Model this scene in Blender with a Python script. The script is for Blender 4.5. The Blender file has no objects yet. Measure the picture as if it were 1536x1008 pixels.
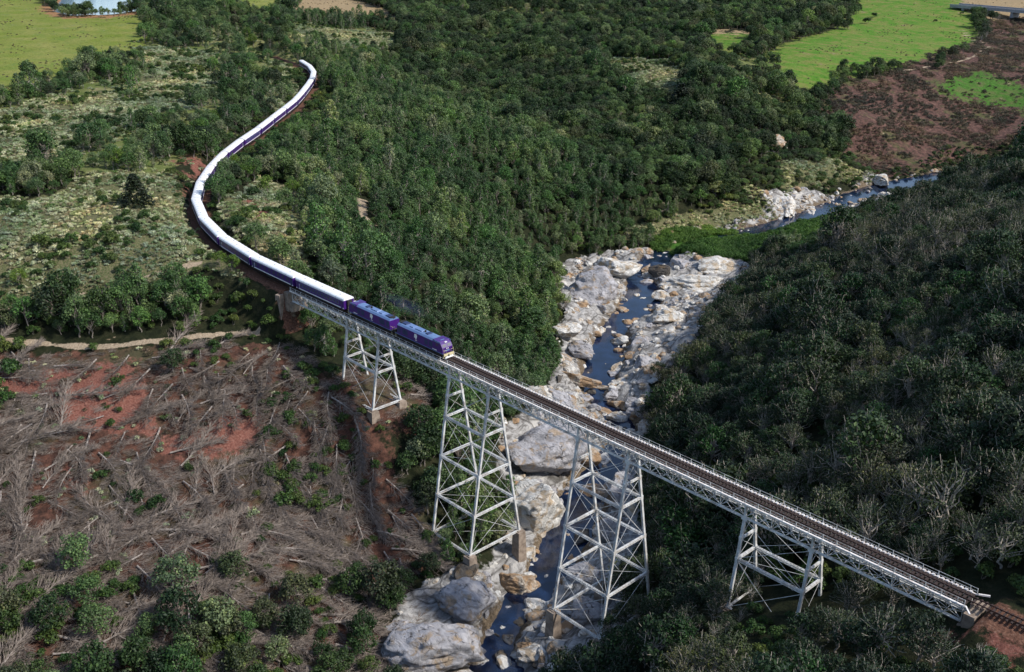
import bpy, bmesh, math, random
import numpy as np
from mathutils import Vector, Matrix, noise
R = math.radians
rng = random.Random(7)
scene = bpy.context.scene
COL = scene.collection

# ---------------------------------------------------------------- camera
CAM = np.array([219.126, -127.775, 93.474])
YAW, PIT, ROL, FPX = -0.82378, 0.39477, -0.00267, 1576.45
def _axes():
    cy, sy, cp, sp = math.cos(YAW), math.sin(YAW), math.cos(PIT), math.sin(PIT)
    f = np.array([sy*cp, cy*cp, -sp]); r = np.array([cy, -sy, 0.0]); u = np.cross(r, f)
    cr, sr = math.cos(ROL), math.sin(ROL)
    return cr*r+sr*u, -sr*r+cr*u, f
AR, AU, AF = _axes()
cd = bpy.data.cameras.new('camera'); cam = bpy.data.objects.new('camera', cd); COL.objects.link(cam)
M = Matrix(((AR[0], AU[0], -AF[0], CAM[0]), (AR[1], AU[1], -AF[1], CAM[1]), (AR[2], AU[2], -AF[2], CAM[2]), (0, 0, 0, 1)))
cam.matrix_world = M
cd.sensor_width = 36; cd.lens = 36*FPX/1536; cd.clip_start = 1; cd.clip_end = 9000
scene.camera = cam

# ---------------------------------------------------------------- light
SUN_AZ = R(26)      # compass angle measured from +X towards +Y
SUN_EL = R(43)
w = bpy.data.worlds.new('World'); scene.world = w; w.use_nodes = True
nt = w.node_tree; bg = nt.nodes['Background']
sky = nt.nodes.new('ShaderNodeTexSky'); sky.sky_type = 'NISHITA'; sky.sun_disc = False
sky.sun_elevation = SUN_EL; sky.sun_rotation = math.pi/2-SUN_AZ
nt.links.new(sky.outputs[0], bg.inputs[0]); bg.inputs[1].default_value = 0.14
sd = bpy.data.lights.new('sun', 'SUN'); sd.energy = 3.7; sd.angle = R(4.0); sd.color = (1.0, 0.955, 0.88)
so = bpy.data.objects.new('sun', sd); COL.objects.link(so)
sdir = Vector((math.cos(SUN_EL)*math.cos(SUN_AZ), math.cos(SUN_EL)*math.sin(SUN_AZ), math.sin(SUN_EL)))
so.rotation_euler = sdir.to_track_quat('Z', 'Y').to_euler(); so.location = (0, 0, 300)
scene.view_settings.view_transform = 'Standard'; scene.view_settings.look = 'None'
scene.view_settings.exposure = 0.38; scene.view_settings.gamma = 1.0
scene.render.engine = 'CYCLES'
scene.cycles.max_bounces = 5; scene.cycles.diffuse_bounces = 2; scene.cycles.glossy_bounces = 2
scene.cycles.transmission_bounces = 3; scene.cycles.transparent_max_bounces = 6; scene.cycles.volume_bounces = 0

# ---------------------------------------------------------------- helpers
def tag(o, label=None, cat=None, group=None, kind=None):
    if label: o['label'] = label
    if cat: o['category'] = cat
    if group: o['group'] = group
    if kind: o['kind'] = kind
    return o
def empty(name, loc=(0, 0, 0), rz=0):
    o = bpy.data.objects.new(name, None); COL.objects.link(o); o.location = loc; o.rotation_euler = (0, 0, rz)
    o.empty_display_size = 0.5
    return o
def copy_tree(o, parent=None):
    c = o.copy(); COL.objects.link(c); c.parent = parent
    for ch in o.children: copy_tree(ch, c)
    return c
class MB:
    """collects shapes, builds ONE mesh object"""
    def __init__(s): s.v = []; s.f = []; s.m = []; s.sm = False
    def add(s, vs, fs, mi=0):
        b = len(s.v); s.v += [tuple(v) for v in vs]
        s.f += [tuple(i+b for i in f) for f in fs]; s.m += [mi]*len(fs)
    def box(s, c, sz, rz=0, mi=0, taper=1.0):
        cx, cy, cz = c; hx, hy, hz = sz[0]/2, sz[1]/2, sz[2]/2; ca, sa = math.cos(rz), math.sin(rz); vs = []
        for z, t in ((-hz, 1), (hz, taper)):
            for x, y in ((-hx, -hy), (hx, -hy), (hx, hy), (-hx, hy)):
                x, y = x*t, y*t; vs.append((cx+x*ca-y*sa, cy+x*sa+y*ca, cz+z))
        s.add(vs, [(3, 2, 1, 0), (4, 5, 6, 7), (0, 1, 5, 4), (1, 2, 6, 5), (2, 3, 7, 6), (3, 0, 4, 7)], mi)
    def beam(s, a, b, w, h, mi=0, up=(0, 0, 1)):
        a, b = Vector(a), Vector(b); d = (b-a)
        if d.length < 1e-6: return
        d.normalize(); upv = Vector(up)
        if abs(d.dot(upv)) > .98: upv = Vector((1, 0, 0))
        r = d.cross(upv).normalized(); u = r.cross(d)
        vs = []
        for p in (a, b):
            for i, j in ((-1, -1), (1, -1), (1, 1), (-1, 1)): vs.append(p+r*(i*w/2)+u*(j*h/2))
        s.add(vs, [(0, 1, 2, 3), (7, 6, 5, 4), (4, 5, 1, 0), (5, 6, 2, 1), (6, 7, 3, 2), (7, 4, 0, 3)], mi)
    def tube(s, pts, rad, n=5, mi=0, cap=False):
        pts = [Vector(p) for p in pts]; b = len(s.v); k = len(pts)
        for i, p in enumerate(pts):
            d = (pts[min(i+1, k-1)]-pts[max(i-1, 0)])
            d = d.normalized() if d.length > 1e-9 else Vector((0, 0, 1))
            a = Vector((0, 0, 1)) if abs(d.z) < .9 else Vector((1, 0, 0))
            r = d.cross(a).normalized(); u = r.cross(d); rr = rad[i] if hasattr(rad, '__len__') else rad
            for j in range(n):
                t = 2*math.pi*j/n; s.v.append(tuple(p+r*(math.cos(t)*rr)+u*(math.sin(t)*rr)))
        for i in range(k-1):
            for j in range(n):
                j2 = (j+1) % n
                s.f.append((b+i*n+j, b+i*n+j2, b+(i+1)*n+j2, b+(i+1)*n+j)); s.m.append(mi)
        if cap:
            s.f.append(tuple(b+j for j in range(n))[::-1]); s.m.append(mi)
            s.f.append(tuple(b+(k-1)*n+j for j in range(n))); s.m.append(mi)
    def lattice(s, a, b, w, h, n=None, up=(0, 0, 1), bar=.09, lac=.05):
        """a built-up laced member: four angle bars with zig-zag lacing on all sides"""
        a, b = Vector(a), Vector(b); d = b-a; L = d.length; d.normalize(); upv = Vector(up)
        if abs(d.dot(upv)) > .98: upv = Vector((1, 0, 0))
        r = d.cross(upv).normalized(); u = r.cross(d)
        for i in (-1, 1):
            for j in (-1, 1):
                o = r*(i*(w-bar)/2)+u*(j*(h-bar)/2); s.beam(a+o, b+o, bar, bar, up=u)
        n = n or max(2, int(L/max(w, h)))
        for k in range(n):
            t0, t1 = L*k/n, L*(k+1)/n; sg = 1 if k % 2 else -1
            for i in (-1, 1):
                s.beam(a+d*t0+r*(i*(w/2-.01))+u*(sg*h*.42), a+d*t1+r*(i*(w/2-.01))-u*(sg*h*.42), .03, lac, up=u)
                s.beam(a+d*t0+u*(i*(h/2-.01))+r*(sg*w*.42), a+d*t1+u*(i*(h/2-.01))-r*(sg*w*.42), lac, .03, up=u)
    def mesh(s, name, mats):
        me = bpy.data.meshes.new(name); me.from_pydata(s.v, [], s.f)
        for m in (mats if isinstance(mats, (list, tuple)) else [mats]): me.materials.append(m)
        if len(me.polygons): me.polygons.foreach_set('material_index', s.m)
        if s.sm: me.polygons.foreach_set('use_smooth', [True]*len(me.polygons))
        me.update(); return me
    def build(s, name, mats, parent=None):
        o = bpy.data.objects.new(name, s.mesh(name, mats)); COL.objects.link(o)
        if parent: o.parent = parent
        return o

# ---------------------------------------------------------------- materials
def newmat(name):
    m = bpy.data.materials.new(name); m.use_nodes = True; nt = m.node_tree
    return m, nt, nt.nodes['Principled BSDF']
def N(nt, t, **kw):
    n = nt.nodes.new(t)
    for k, v in kw.items(): setattr(n, k, v)
    return n
def ramp(nt, fac, stops, interp='LINEAR'):
    r = N(nt, 'ShaderNodeValToRGB'); r.color_ramp.interpolation = interp; e = r.color_ramp.elements
    while len(e) < len(stops): e.new(.5)
    for i, (p, c) in enumerate(stops):
        e[i].position = p; e[i].color = (*c, 1) if hasattr(c, '__len__') else (c, c, c, 1)
    nt.links.new(fac, r.inputs[0]); return r.outputs[0]
def noise_tex(nt, scale, detail=5, rough=.6, vec=None, dist=0):
    n = N(nt, 'ShaderNodeTexNoise'); n.inputs['Scale'].default_value = scale; n.inputs['Detail'].default_value = detail
    n.inputs['Roughness'].default_value = rough; n.inputs['Distortion'].default_value = dist
    if vec is not None: nt.links.new(vec, n.inputs['Vector'])
    return n.outputs['Fac']
def mix(nt, fac, a, b, mode='MIX'):
    m = N(nt, 'ShaderNodeMix', data_type='RGBA', blend_type=mode)
    for v, i in ((fac, 0), (a, 6), (b, 7)):
        if isinstance(v, (int, float)): m.inputs[i].default_value = v if i == 0 else (v, v, v, 1)
        elif isinstance(v, tuple): m.inputs[i].default_value = (*v, 1)
        else: nt.links.new(v, m.inputs[i])
    return m.outputs[2]
def mth(nt, op, a, b=None, c=None):
    m = N(nt, 'ShaderNodeMath', operation=op)
    for i, v in enumerate((a, b, c)):
        if v is None: continue
        if isinstance(v, (int, float)): m.inputs[i].default_value = v
        else: nt.links.new(v, m.inputs[i])
    return m.outputs[0]
def bump(nt, p, h, strength=.5, dist=.1):
    b = N(nt, 'ShaderNodeBump'); b.inputs['Strength'].default_value = strength; b.inputs['Distance'].default_value = dist
    nt.links.new(h, b.inputs['Height']); nt.links.new(b.outputs[0], p.inputs['Normal'])
def weathered(name):
    m = simple(name, (.66, .67, .67), (.42, .40, .37), .5, .7); nt = m.node_tree; p = nt.nodes['Principled BSDF']
    tc = N(nt, 'ShaderNodeTexCoord').outputs['Object']; src = p.inputs['Base Color'].links[0].from_socket
    a = ramp(nt, noise_tex(nt, .45, 6, .75, tc, .6), [(.52, 0.), (.64, .75)]); b = ramp(nt, noise_tex(nt, 3.5, 4, .7, tc), [(.4, 0.), (.6, 1.)])
    nt.links.new(mix(nt, mth(nt, 'MULTIPLY', a, b), src, (.26, .17, .11)), p.inputs['Base Color']); return m
def simple(name, c, c2=None, rough=.6, scale=1.5, metal=0, bmp=0, spec=.5):
    m, nt, p = newmat(name); p.inputs['Roughness'].default_value = rough; p.inputs['Metallic'].default_value = metal
    p.inputs['Specular IOR Level'].default_value = spec
    tc = N(nt, 'ShaderNodeTexCoord').outputs['Object']
    n = noise_tex(nt, scale, 6, .65, tc)
    c2 = c2 or tuple(x*.7 for x in c)
    nt.links.new(ramp(nt, n, [(.35, c2), (.6, c)]), p.inputs['Base Color'])
    if bmp: bump(nt, p, n, bmp, .05)
    return m
def foliage(name, cols, trans=.15):
    """per-plant colour from the object's random value, per-leaf variation from the mesh island"""
    m, nt, p = newmat(name); oi = N(nt, 'ShaderNodeObjectInfo'); geo = N(nt, 'ShaderNodeNewGeometry')
    k = len(cols); base = ramp(nt, oi.outputs['Random'], [(i/(k-1), c) for i, c in enumerate(cols)])
    loc = noise_tex(nt, .028, 3, .6, oi.outputs['Location'])
    base = mix(nt, 1.0, base, ramp(nt, loc, [(.34, (.50, .60, .60)), (.46, (.85, .92, .85)), (.56, (1.15, 1.1, 1.0)), (.68, (1.9, 1.6, 1.3))]), 'MULTIPLY')
    r = geo.outputs['Random Per Island']
    v = ramp(nt, r, [(0, (.45, .48, .5)), (.55, (1, 1, 1)), (.88, (1.35, 1.3, 1.1)), (1, (2.2, 1.95, 1.5))])
    colr = mix(nt, 1.0, base, v, 'MULTIPLY')
    nt.links.new(colr, p.inputs['Base Color']); p.inputs['Roughness'].default_value = .55
    p.inputs['Specular IOR Level'].default_value = .25
    tr = N(nt, 'ShaderNodeBsdfTranslucent'); nt.links.new(mix(nt, 1.0, colr, (1.2, 1.5, .5), 'MULTIPLY'), tr.inputs[0])
    ms = N(nt, 'ShaderNodeMixShader'); ms.inputs[0].default_value = trans
    nt.links.new(p.outputs[0], ms.inputs[1]); nt.links.new(tr.outputs[0], ms.inputs[2])
    nt.links.new(ms.outputs[0], nt.nodes['Material Output'].inputs[0])
    return m
MAT = {}
MAT['steel'] = weathered('silver_paint')
MAT['rust_steel'] = simple('weathered_steel', (.40, .38, .35), (.22, .17, .13), .65, 1.0)
MAT['deckedge'] = simple('pale_deck_paint', (.82, .79, .76), (.62, .54, .50), .6, .9)
MAT['sleeper'] = simple('dark_sleeper', (.040, .024, .020), (.03, .02, .017), .8, 2)
MAT['rail'] = simple('rusty_rail', (.075, .04, .032), (.05, .028, .022), .45, 3, .4)
MAT['masonry'] = simple('pier_masonry', (.30, .24, .19), (.16, .12, .09), .85, .8, bmp=.6)
MAT['bark'] = simple('grey_bark', (.22, .19, .16), (.11, .09, .07), .85, 3)
MAT['palebark'] = simple('pale_bark', (.40, .36, .31), (.22, .19, .16), .85, 3)
MAT['deadwood'] = simple('dead_wood', (.23, .19, .16), (.09, .068, .056), .85, 2)
MAT['deadwood_pale'] = simple('dead_wood_pale', (.32, .28, .25), (.16, .13, .11), .85, 2)
MAT['concrete'] = simple('concrete', (.36, .36, .38), (.27, .27, .29), .8, .3)

# ---------------------------------------------------------------- surveying: a pixel of the photo and a height give a ground point
def pray(px, py): return AF+(px-768)/FPX*AR-(py-504)/FPX*AU
def atz(px, py, z):
    d = pray(px, py); return CAM+(z-CAM[2])/d[2]*d
def proj(P):
    d = np.asarray(P, float)-CAM; dep = d@AF
    return 768+FPX*(d@AR)/dep, 504-FPX*(d@AU)/dep, dep

# ---------------------------------------------------------------- terrain: survey points -> smooth surface
SURVEY = [(150,8,14),(350,2,14),(60,100,12),(200,60,12),(0,0,16),(600,2,6),(0,200,10),(0,300,8),(0,400,3),(150,200,10),(250,120,10),
(150,300,7),(150,400,2.5),(370,120,6),(400,60,9),(500,60,5),(0,515,-9),(150,518,-9),(300,505,-8),(410,490,-8),(470,478,-8),
(0,450,-4),(150,450,-3),(300,440,-2),(100,600,-14),(250,620,-16),(400,620,-17),(562,621,-17.5),(607,614,-17.5),(0,700,-19),
(150,720,-22),(300,720,-24),(450,740,-28),(600,760,-34),(650,797,-37),(0,850,-27),(150,900,-30),(300,900,-32),(450,900,-36),
(560,900,-40),(0,1008,-32),(200,1008,-35),(400,1008,-38),(560,1000,-42),(430,300,1),(500,420,1),(560,380,-4),(520,300,-3),
(600,300,-9),(560,200,-2),(500,130,2),(700,300,-17),(640,400,-10),(640,500,-17),(700,420,-20),(700,500,-26),(780,330,-26),
(800,420,-34),(780,540,-38),(830,400,-41),(600,560,-20),(650,200,-7),(800,260,-18),(900,300,-26),(950,345,-38),
(1050,280,-26),(1150,250,-26),(1100,320,-38),(1240,250,-32),(620,40,2),(700,130,-14),(850,190,-20),(1000,240,-24),(720,40,0),
(900,90,-6),(980,110,-4),(1060,130,-6),(1000,30,2),(820,10,6),(1070,60,-2),(1200,20,0),(1170,130,-10),(1300,80,-6),(1400,30,-4),
(1220,150,-16),(1300,180,-22),(1400,120,-14),(1500,100,-14),(1530,20,-2),(1300,240,-38),(1400,210,-34),(1500,160,-26),(1500,40,-8)]
RIGHT = [(91,147,-1),(130,200,14),(100,250,9),(60,250,-6),(36,300,-19),(10,350,-32),(-10,300,-35),(20,200,-31),(60,150,-20),(100,100,-11),
(120,50,-12),(150,40,-1),(112,10,-37),(112,-14,-38),(134,0,-17),(150,0,-12),(163,1,-6),(176,1,1.5),(186,25,6),(184,-24,-2),(150,-30,-11),(130,-40,-22),(112,-48,-40),
(80,300,4),(140,300,24),(210,0,3),(190,100,18),(60,350,-2),(24,-2,-12),(200,-60,-8),(170,-70,-22),(140,-80,-36),
(-1500,300,20),(-1300,900,20),(-600,1500,16),(200,1500,16),(600,600,30),(500,0,20),(400,-300,10),(0,-400,12),(-500,-400,18),(-1200,-300,20),(300,1000,20),
(-200,-150,6),(60,-180,-20),(260,-130,0),(20,900,0),(60,520,-2),(100,700,6)]
P3 = np.array([atz(*c) for c in SURVEY]+[np.array(c, float) for c in RIGHT])
def tps_fit(P, lam=1.5):
    X = P[:, :2]/100.; n = len(X); d2 = ((X[:, None]-X[None])**2).sum(-1)
    K = np.where(d2 > 0, .5*d2*np.log(d2+1e-20), 0)+np.eye(n)*lam*1e-2
    A = np.zeros((n+3, n+3)); A[:n, :n] = K; A[:n, n] = 1; A[:n, n+1:] = X; A[n, :n] = 1; A[n+1:, :n] = X.T
    b = np.zeros(n+3); b[:n] = P[:, 2]; return X, np.linalg.solve(A, b)
TX, TW = tps_fit(P3)
def tps(x, y):
    sh = x.shape; Q = np.stack([x.ravel(), y.ravel()], 1)/100.; out = np.empty(len(Q)); n = len(TX)
    for i in range(0, len(Q), 20000):
        q = Q[i:i+20000]; d2 = ((q[:, None]-TX[None])**2).sum(-1)
        out[i:i+20000] = (.5*d2*np.log(d2+1e-20))@TW[:n]+TW[n]+q@TW[n+1:]
    return out.reshape(sh)
def seg_dist(x, y, pts):
    """distance to a polyline and the arc parameter of the nearest point"""
    best = np.full(x.shape, 1e9); par = np.zeros(x.shape); s = 0
    for (ax, ay), (bx, by) in zip(pts[:-1], pts[1:]):
        dx, dy = bx-ax, by-ay; L2 = dx*dx+dy*dy; t = np.clip(((x-ax)*dx+(y-ay)*dy)/L2, 0, 1)
        d = np.hypot(x-ax-t*dx, y-ay-t*dy); m = d < best; best = np.where(m, d, best); par = np.where(m, s+t, par); s += 1
    return best, par
def smooth_line(pts, n=6):
    out = []; P = [np.array(p, float) for p in pts]
    for i in range(len(P)-1):
        a, b, c, d = P[max(i-1, 0)], P[i], P[i+1], P[min(i+2, len(P)-1)]
        for k in range(n):
            t = k/n; out.append(.5*((2*b)+(c-a)*t+(2*a-5*b+4*c-d)*t*t+(3*b-a-3*c+d)*t**3))
    out.append(P[-1]); return np.array(out)
# river: pixel, water height, half width
RIV = [(735,1180,-46.6,5),(738,1060,-46.5,4.5),(742,980,-46.4,2.8),(775,915,-46,2.6),(828,850,-45.6,4.2),(862,770,-45.4,5.5),(900,712,-45.2,4),(935,660,-45,3),(925,625,-44.8,3.0),
(895,595,-44.6,2.6),(900,560,-44.5,5.2),(912,525,-44.4,5.5),(922,492,-44.2,3.8),(955,462,-44,6.5),(966,438,-44,5.5),(958,414,-43.8,3),(978,397,-42,5),(1010,375,-42,6),(1080,356,-42,8),
(1150,348,-42,10),(1220,325,-42,7),(1270,303,-42,6),(1325,287,-42,10),(1400,270,-42,8),(1480,250,-42,8)]
RP = np.array([[*atz(a, b, z)[:2], z, hw] for a, b, z, hw in RIV])
RP[:20, 3] *= .80; RS = smooth_line(RP, 5)
# track centre line
TP = [(300,1.33),(240,1.33),(200,1.33),(173,1.33),(120,1.33),(61,1.33),(20,1.33),(-5,1.33),(-19,1.7),(-42,4.4),(-62,9.3),(-84,18),(-106,31.5),(-129,49.5),(-148,67.5),(-169,90),(-190,111),(-214,135),(-243,160),(-268,180),(-290,194),(-318,206),(-350,214),(-400,220)]
TS = smooth_line(TP, 8)
RAILZ = 3.3
def fbm(x, y, s, o=4, seed=0.0):
    x = np.asarray(x, float); f = noise.fractal
    return np.fromiter((f((a/s, b/s, seed), .9, 2.1, o) for a, b in zip(x.ravel(), y.ravel())), float, x.size).reshape(x.shape)
def height_raw(x, y):
    z = tps(x, y); far = np.clip((np.hypot(x+200, y-300)-1300)/600, 0, 1); z = z*(1-far)+22*far
    z = np.clip(z, -47, 40)
    d, p = seg_dist(x, y, RS[:, :2]); i = np.clip(p.astype(int), 0, len(RS)-2); t = p-i
    zw = RS[i, 2]*(1-t)+RS[i+1, 2]*t; hw = RS[i, 3]*(1-t)+RS[i+1, 3]*t
    lim = zw-1.3+np.maximum(0, d-hw)*.55; carve = np.minimum(z, lim)
    near = np.clip(1-(d-hw-14)/14, 0, 1)
    z = np.where(z > lim, lim*near+z*(1-near), z)
    z = np.where(d > hw+2.5, np.maximum(z, zw+.35), z)        # banks never drop below the water
    d, p = seg_dist(x, y, TS); zt = RAILZ-.95
    on = (x < -1.5) | (x > 175.5)
    k = np.clip(1-(d-2.6)/7, 0, 1); k = k*k*(3-2*k); z = np.where(on, z*(1-k)+zt*k, z)
    return z
def raster_axis(parts):
    out = []
    for a, b, st in parts: out += list(np.arange(a, b, st))
    return np.array(out+[parts[-1][1]])
GX = raster_axis([(-4200,-1500,300),(-1500,-320,9),(-320,-120,3),(-120,225,1.25),(225,420,8),(420,3000,260)])
GY = raster_axis([(-2600,-260,180),(-260,-110,8),(-110,130,1.25),(130,300,2),(300,460,3.2),(460,1600,9),(1600,4500,300)])
XX, YY = np.meshgrid(GX, GY, indexing='ij')
ZZ = height_raw(XX, YY)
def H(x, y):
    x = np.atleast_1d(np.asarray(x, float)); y = np.atleast_1d(np.asarray(y, float))
    i = np.clip(np.searchsorted(GX, x)-1, 0, len(GX)-2); j = np.clip(np.searchsorted(GY, y)-1, 0, len(GY)-2)
    u = np.clip((x-GX[i])/(GX[i+1]-GX[i]), 0, 1); v = np.clip((y-GY[j])/(GY[j+1]-GY[j]), 0, 1)
    return ZZ[i, j]*(1-u)*(1-v)+ZZ[i+1, j]*u*(1-v)+ZZ[i, j+1]*(1-u)*v+ZZ[i+1, j+1]*u*v
def ground(px, py):
    """the ground point seen at a pixel of the photo"""
    d = pray(px, py); t = 80.0; st = 4.0
    while t < 2600:
        P = CAM+t*d
        if P[2] < H(P[0], P[1])[0]:
            a, b = t-st, t
            for _ in range(14):
                m = (a+b)/2; Q = CAM+m*d
                if Q[2] < H(Q[0], Q[1])[0]: b = m
                else: a = m
            return CAM+b*d
        t += st; st = max(4, t*.012)
    return CAM+d*1500
def zone(poly): return np.array([ground(*p)[:2] for p in poly])
def inside(x, y, P):
    x = np.asarray(x, float); y = np.asarray(y, float); r = np.zeros(x.shape, bool); n = len(P)
    for i in range(n):
        x1, y1 = P[i]; x2, y2 = P[(i+1) % n]
        if y1 == y2: continue
        c = ((y1 > y) != (y2 > y)) & (x < (x2-x1)*(y-y1)/(y2-y1)+x1); r ^= c
    return r
Z = {}
Z['field_yellow'] = [[(-60,-30),(70,-30),(72,14),(88,23),(110,26),(150,25),(212,19),(228,44),(210,78),(150,95),(130,108),(60,125),(20,150),(-60,172)], [(345,-30),(445,-30),(430,25),(380,22),(345,8)]]
Z['field_tan'] = [[(440,-30),(560,8),(592,20),(600,46),(545,32),(500,34),(440,22)], [(1030,41),(1140,48),(1145,54),(1035,50)], [(1105,-30),(1200,-30),(1205,8),(1110,10)], [(1418,-40),(1660,-40),(1660,44),(1500,36),(1450,16)], [(1195,140),(1235,142),(1220,156)]]
Z['field_green'] = [[(1150,82),(1190,60),(1262,42),(1275,20),(1300,-30),(1440,-30),(1462,30),(1470,60),(1430,78),(1380,95),(1325,106),(1260,116),(1222,152),(1190,145),(1165,105)], [(1050,46),(1132,48),(1122,80),(1085,84)]]
Z['field_bright'] = [[(1420,116),(1470,104),(1540,128),(1600,150),(1580,166),(1480,158),(1412,140)], [(1130,92),(1150,88),(1160,100),(1140,104)]]
Z['slash'] = [[(1232,160),(1262,125),(1330,112),(1400,105),(1470,72),(1480,30),(1640,20),(1640,200),(1536,205),(1440,235),(1380,258),(1330,270),(1270,232),(1250,190)], [(1350,100),(1470,60),(1476,70),(1380,108)]]
Z['fell'] = [[(-60,528),(140,525),(240,520),(340,512),(430,515),(500,570),(545,640),(600,700),(625,760),(650,840),(600,880),(500,900),(600,950),(560,1010),(540,1100),(-60,1100)], [(500,565),(560,540),(645,600),(650,660),(560,655)]]
Z['red'] = [[(70,560),(165,540),(215,560),(240,620),(215,650),(150,655),(90,640)], [(-60,540),(55,560),(60,590),(-60,600)], [(80,700),(130,690),(150,720),(105,750)], [(235,640),(330,650),(300,690),(230,690)], [(245,665),(380,600),(410,640),(330,690)], [(268,235),(305,222),(300,262),(280,285),(286,330),(306,362),(296,366),(270,320),(272,270)], [(1462,905),(1560,940),(1560,1010),(1450,950)], [(350,300),(410,290),(425,330),(370,330)]]
Z['scrub'] = [[(-60,285),(60,300),(130,262),(180,258),(260,262),(285,330),(340,385),(400,425),(300,395),(260,420),(200,440),(140,425),(60,450),(-60,470)], [(335,300),(400,262),(460,300),(450,380),(480,420),(430,402),(380,372),(330,340)], [(-60,185),(60,150),(140,140),(240,150),(240,190),(150,205),(100,250),(-60,262)], [(215,70),(330,80),(340,150),(250,170),(210,130)], [(910,85),(1010,90),(1035,125),(1000,150),(905,120)], [(440,40),(600,50),(590,85),(520,70),(450,60)], [(420,90),(445,95),(440,150),(405,180),(390,160)]]
Z['rock'] = [[(838,400),(870,385),(925,378),(1000,380),(1110,393),(1130,405),(1075,470),(1030,530),(975,570),(970,620),(965,680),(965,760),(955,860),(925,940),(880,1008),(790,1060),(720,1060),(600,1040),(580,980),(600,900),(650,868),(720,860),(770,800),(755,720),(745,640),(800,615),(830,560),(840,500),(850,470),(835,430)],
 [(1140,290),(1200,285),(1260,300),(1300,260),(1370,280),(1330,305),(1250,330),(1160,345),(1080,365),(990,370),(1000,355),(1090,340),(1150,325)], [(1135,212),(1165,205),(1175,225),(1150,235)]]
Z['grassy'] = [[(-60,150),(20,150),(130,108),(215,70),(240,40),(345,20),(440,30),(600,46),(600,90),(520,90),(445,100),(400,150),(330,210),(250,262),(100,262),(-60,285)], [(1040,84),(1130,84),(1180,110),(1220,160),(1170,175),(1100,130)], [(700,8),(860,2),(880,30),(780,44),(700,30)]]
Z['pond'] = []
Z['reeds'] = [[(975,372),(1005,352),(1060,350),(1130,352),(1200,338),(1290,322),(1300,334),(1230,362),(1170,378),(1120,392),(1070,395),(1030,388)]]
Z['lowscrub'] = [[(960,335),(1140,300),(1160,330),(1000,356),(930,362)], [(1200,240),(1270,235),(1290,262),(1180,285),(1150,290)]]
ZW = {k: [zone(p) for p in v] for k, v in Z.items()}
PONDZ = float(H(*ground(140, 24)[:2])[0])-.2
ZW['pond'] = [np.array([atz(a, b, PONDZ)[:2] for a, b in [(78,13),(90,20),(110,23),(150,22),(205,17),(235,2),(250,-14),(180,-26),(110,-14),(88,2)]])]
def in_zone(k, x, y):
    r = np.zeros(np.shape(x), bool)
    for P in ZW[k]: r |= inside(x, y, P)
    return r
ROADS = [([(-70,512),(50,515),(150,519),(240,512),(290,505),(350,499),(385,497)], 1.0), ([(300,395),(250,405),(190,425),(140,436),(60,452),(-60,466)], .8), ([(540,298),(545,318),(556,350)], 1.6),
 ([(985,296),(998,312),(985,322)], .7), ([(1440,45),(1465,62),(1478,68),(1468,82),(1420,95),(1350,108)], 1.2)]
RW = [(smooth_line([ground(*p)[:2] for p in pl], 5), wd) for pl, wd in ROADS]
# pond basin is level
pc = np.mean(ZW['pond'][0], axis=0); rimP = pc+(ZW['pond'][0]-pc)*1.25; ZW['pond_rim'] = [rimP]; big_ = [pc+(ZW['pond'][0]-pc)*1.9]
mp = inside(XX, YY, big_[0]); ZZ = np.where(mp, np.clip(ZZ, PONDZ+.2, PONDZ+1.0), ZZ); mp = in_zone('pond', XX, YY); ZZ = np.where(mp, PONDZ-1.2, ZZ)
def blur0(a, n=5):
    for _ in range(n):
        b = a.copy(); b[1:-1] = (a[:-2]+a[1:-1]+a[2:])/3; a = b.copy(); a[:, 1:-1] = (b[:, :-2]+b[:, 1:-1]+b[:, 2:])/3
    return a
# relief detail
dR, pR = seg_dist(XX, YY, RS[:, :2]); iR = np.clip(pR.astype(int), 0, len(RS)-2); HW = RS[iR, 3]
dT, _ = seg_dist(XX, YY, TS)
rockm = in_zone('rock', XX, YY) & (dR > HW+.5)
core = (XX > -1500) & (XX < 420) & (YY > -260) & (YY < 1600)
bumps = np.zeros(XX.shape); bumps[core] = fbm(XX[core], YY[core], 22, 4)*.55
idx = np.nonzero(rockm); cr = np.zeros(XX.shape)
cr[idx] = np.array([noise.ridged_multi_fractal((a/9, b/9, 3.1), .8, 2.2, 4, 1.0, 1.6) for a, b in zip(XX[idx], YY[idx])])*1.8-.7
calm = np.clip((dT-3)/4, 0, 1)*np.clip((dR-HW)/4, 0, 1)
for k in ('field_yellow', 'field_green', 'field_bright', 'pond', 'pond_rim'): calm = np.where(in_zone(k, XX, YY), .35*calm if k != 'pond' else 0, calm)
rb_ = blur0(in_zone('reeds', XX, YY).astype(float)); ZZ = ZZ+rb_*(1.2+1.0*np.sin(XX/9+YY/17))
ZZ = ZZ+bumps*1.6*calm+np.clip(cr, -.5, 4)*np.clip((dR-HW)/3, 0, 1)*np.clip((dT-3)/4, 0, 1)

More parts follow.
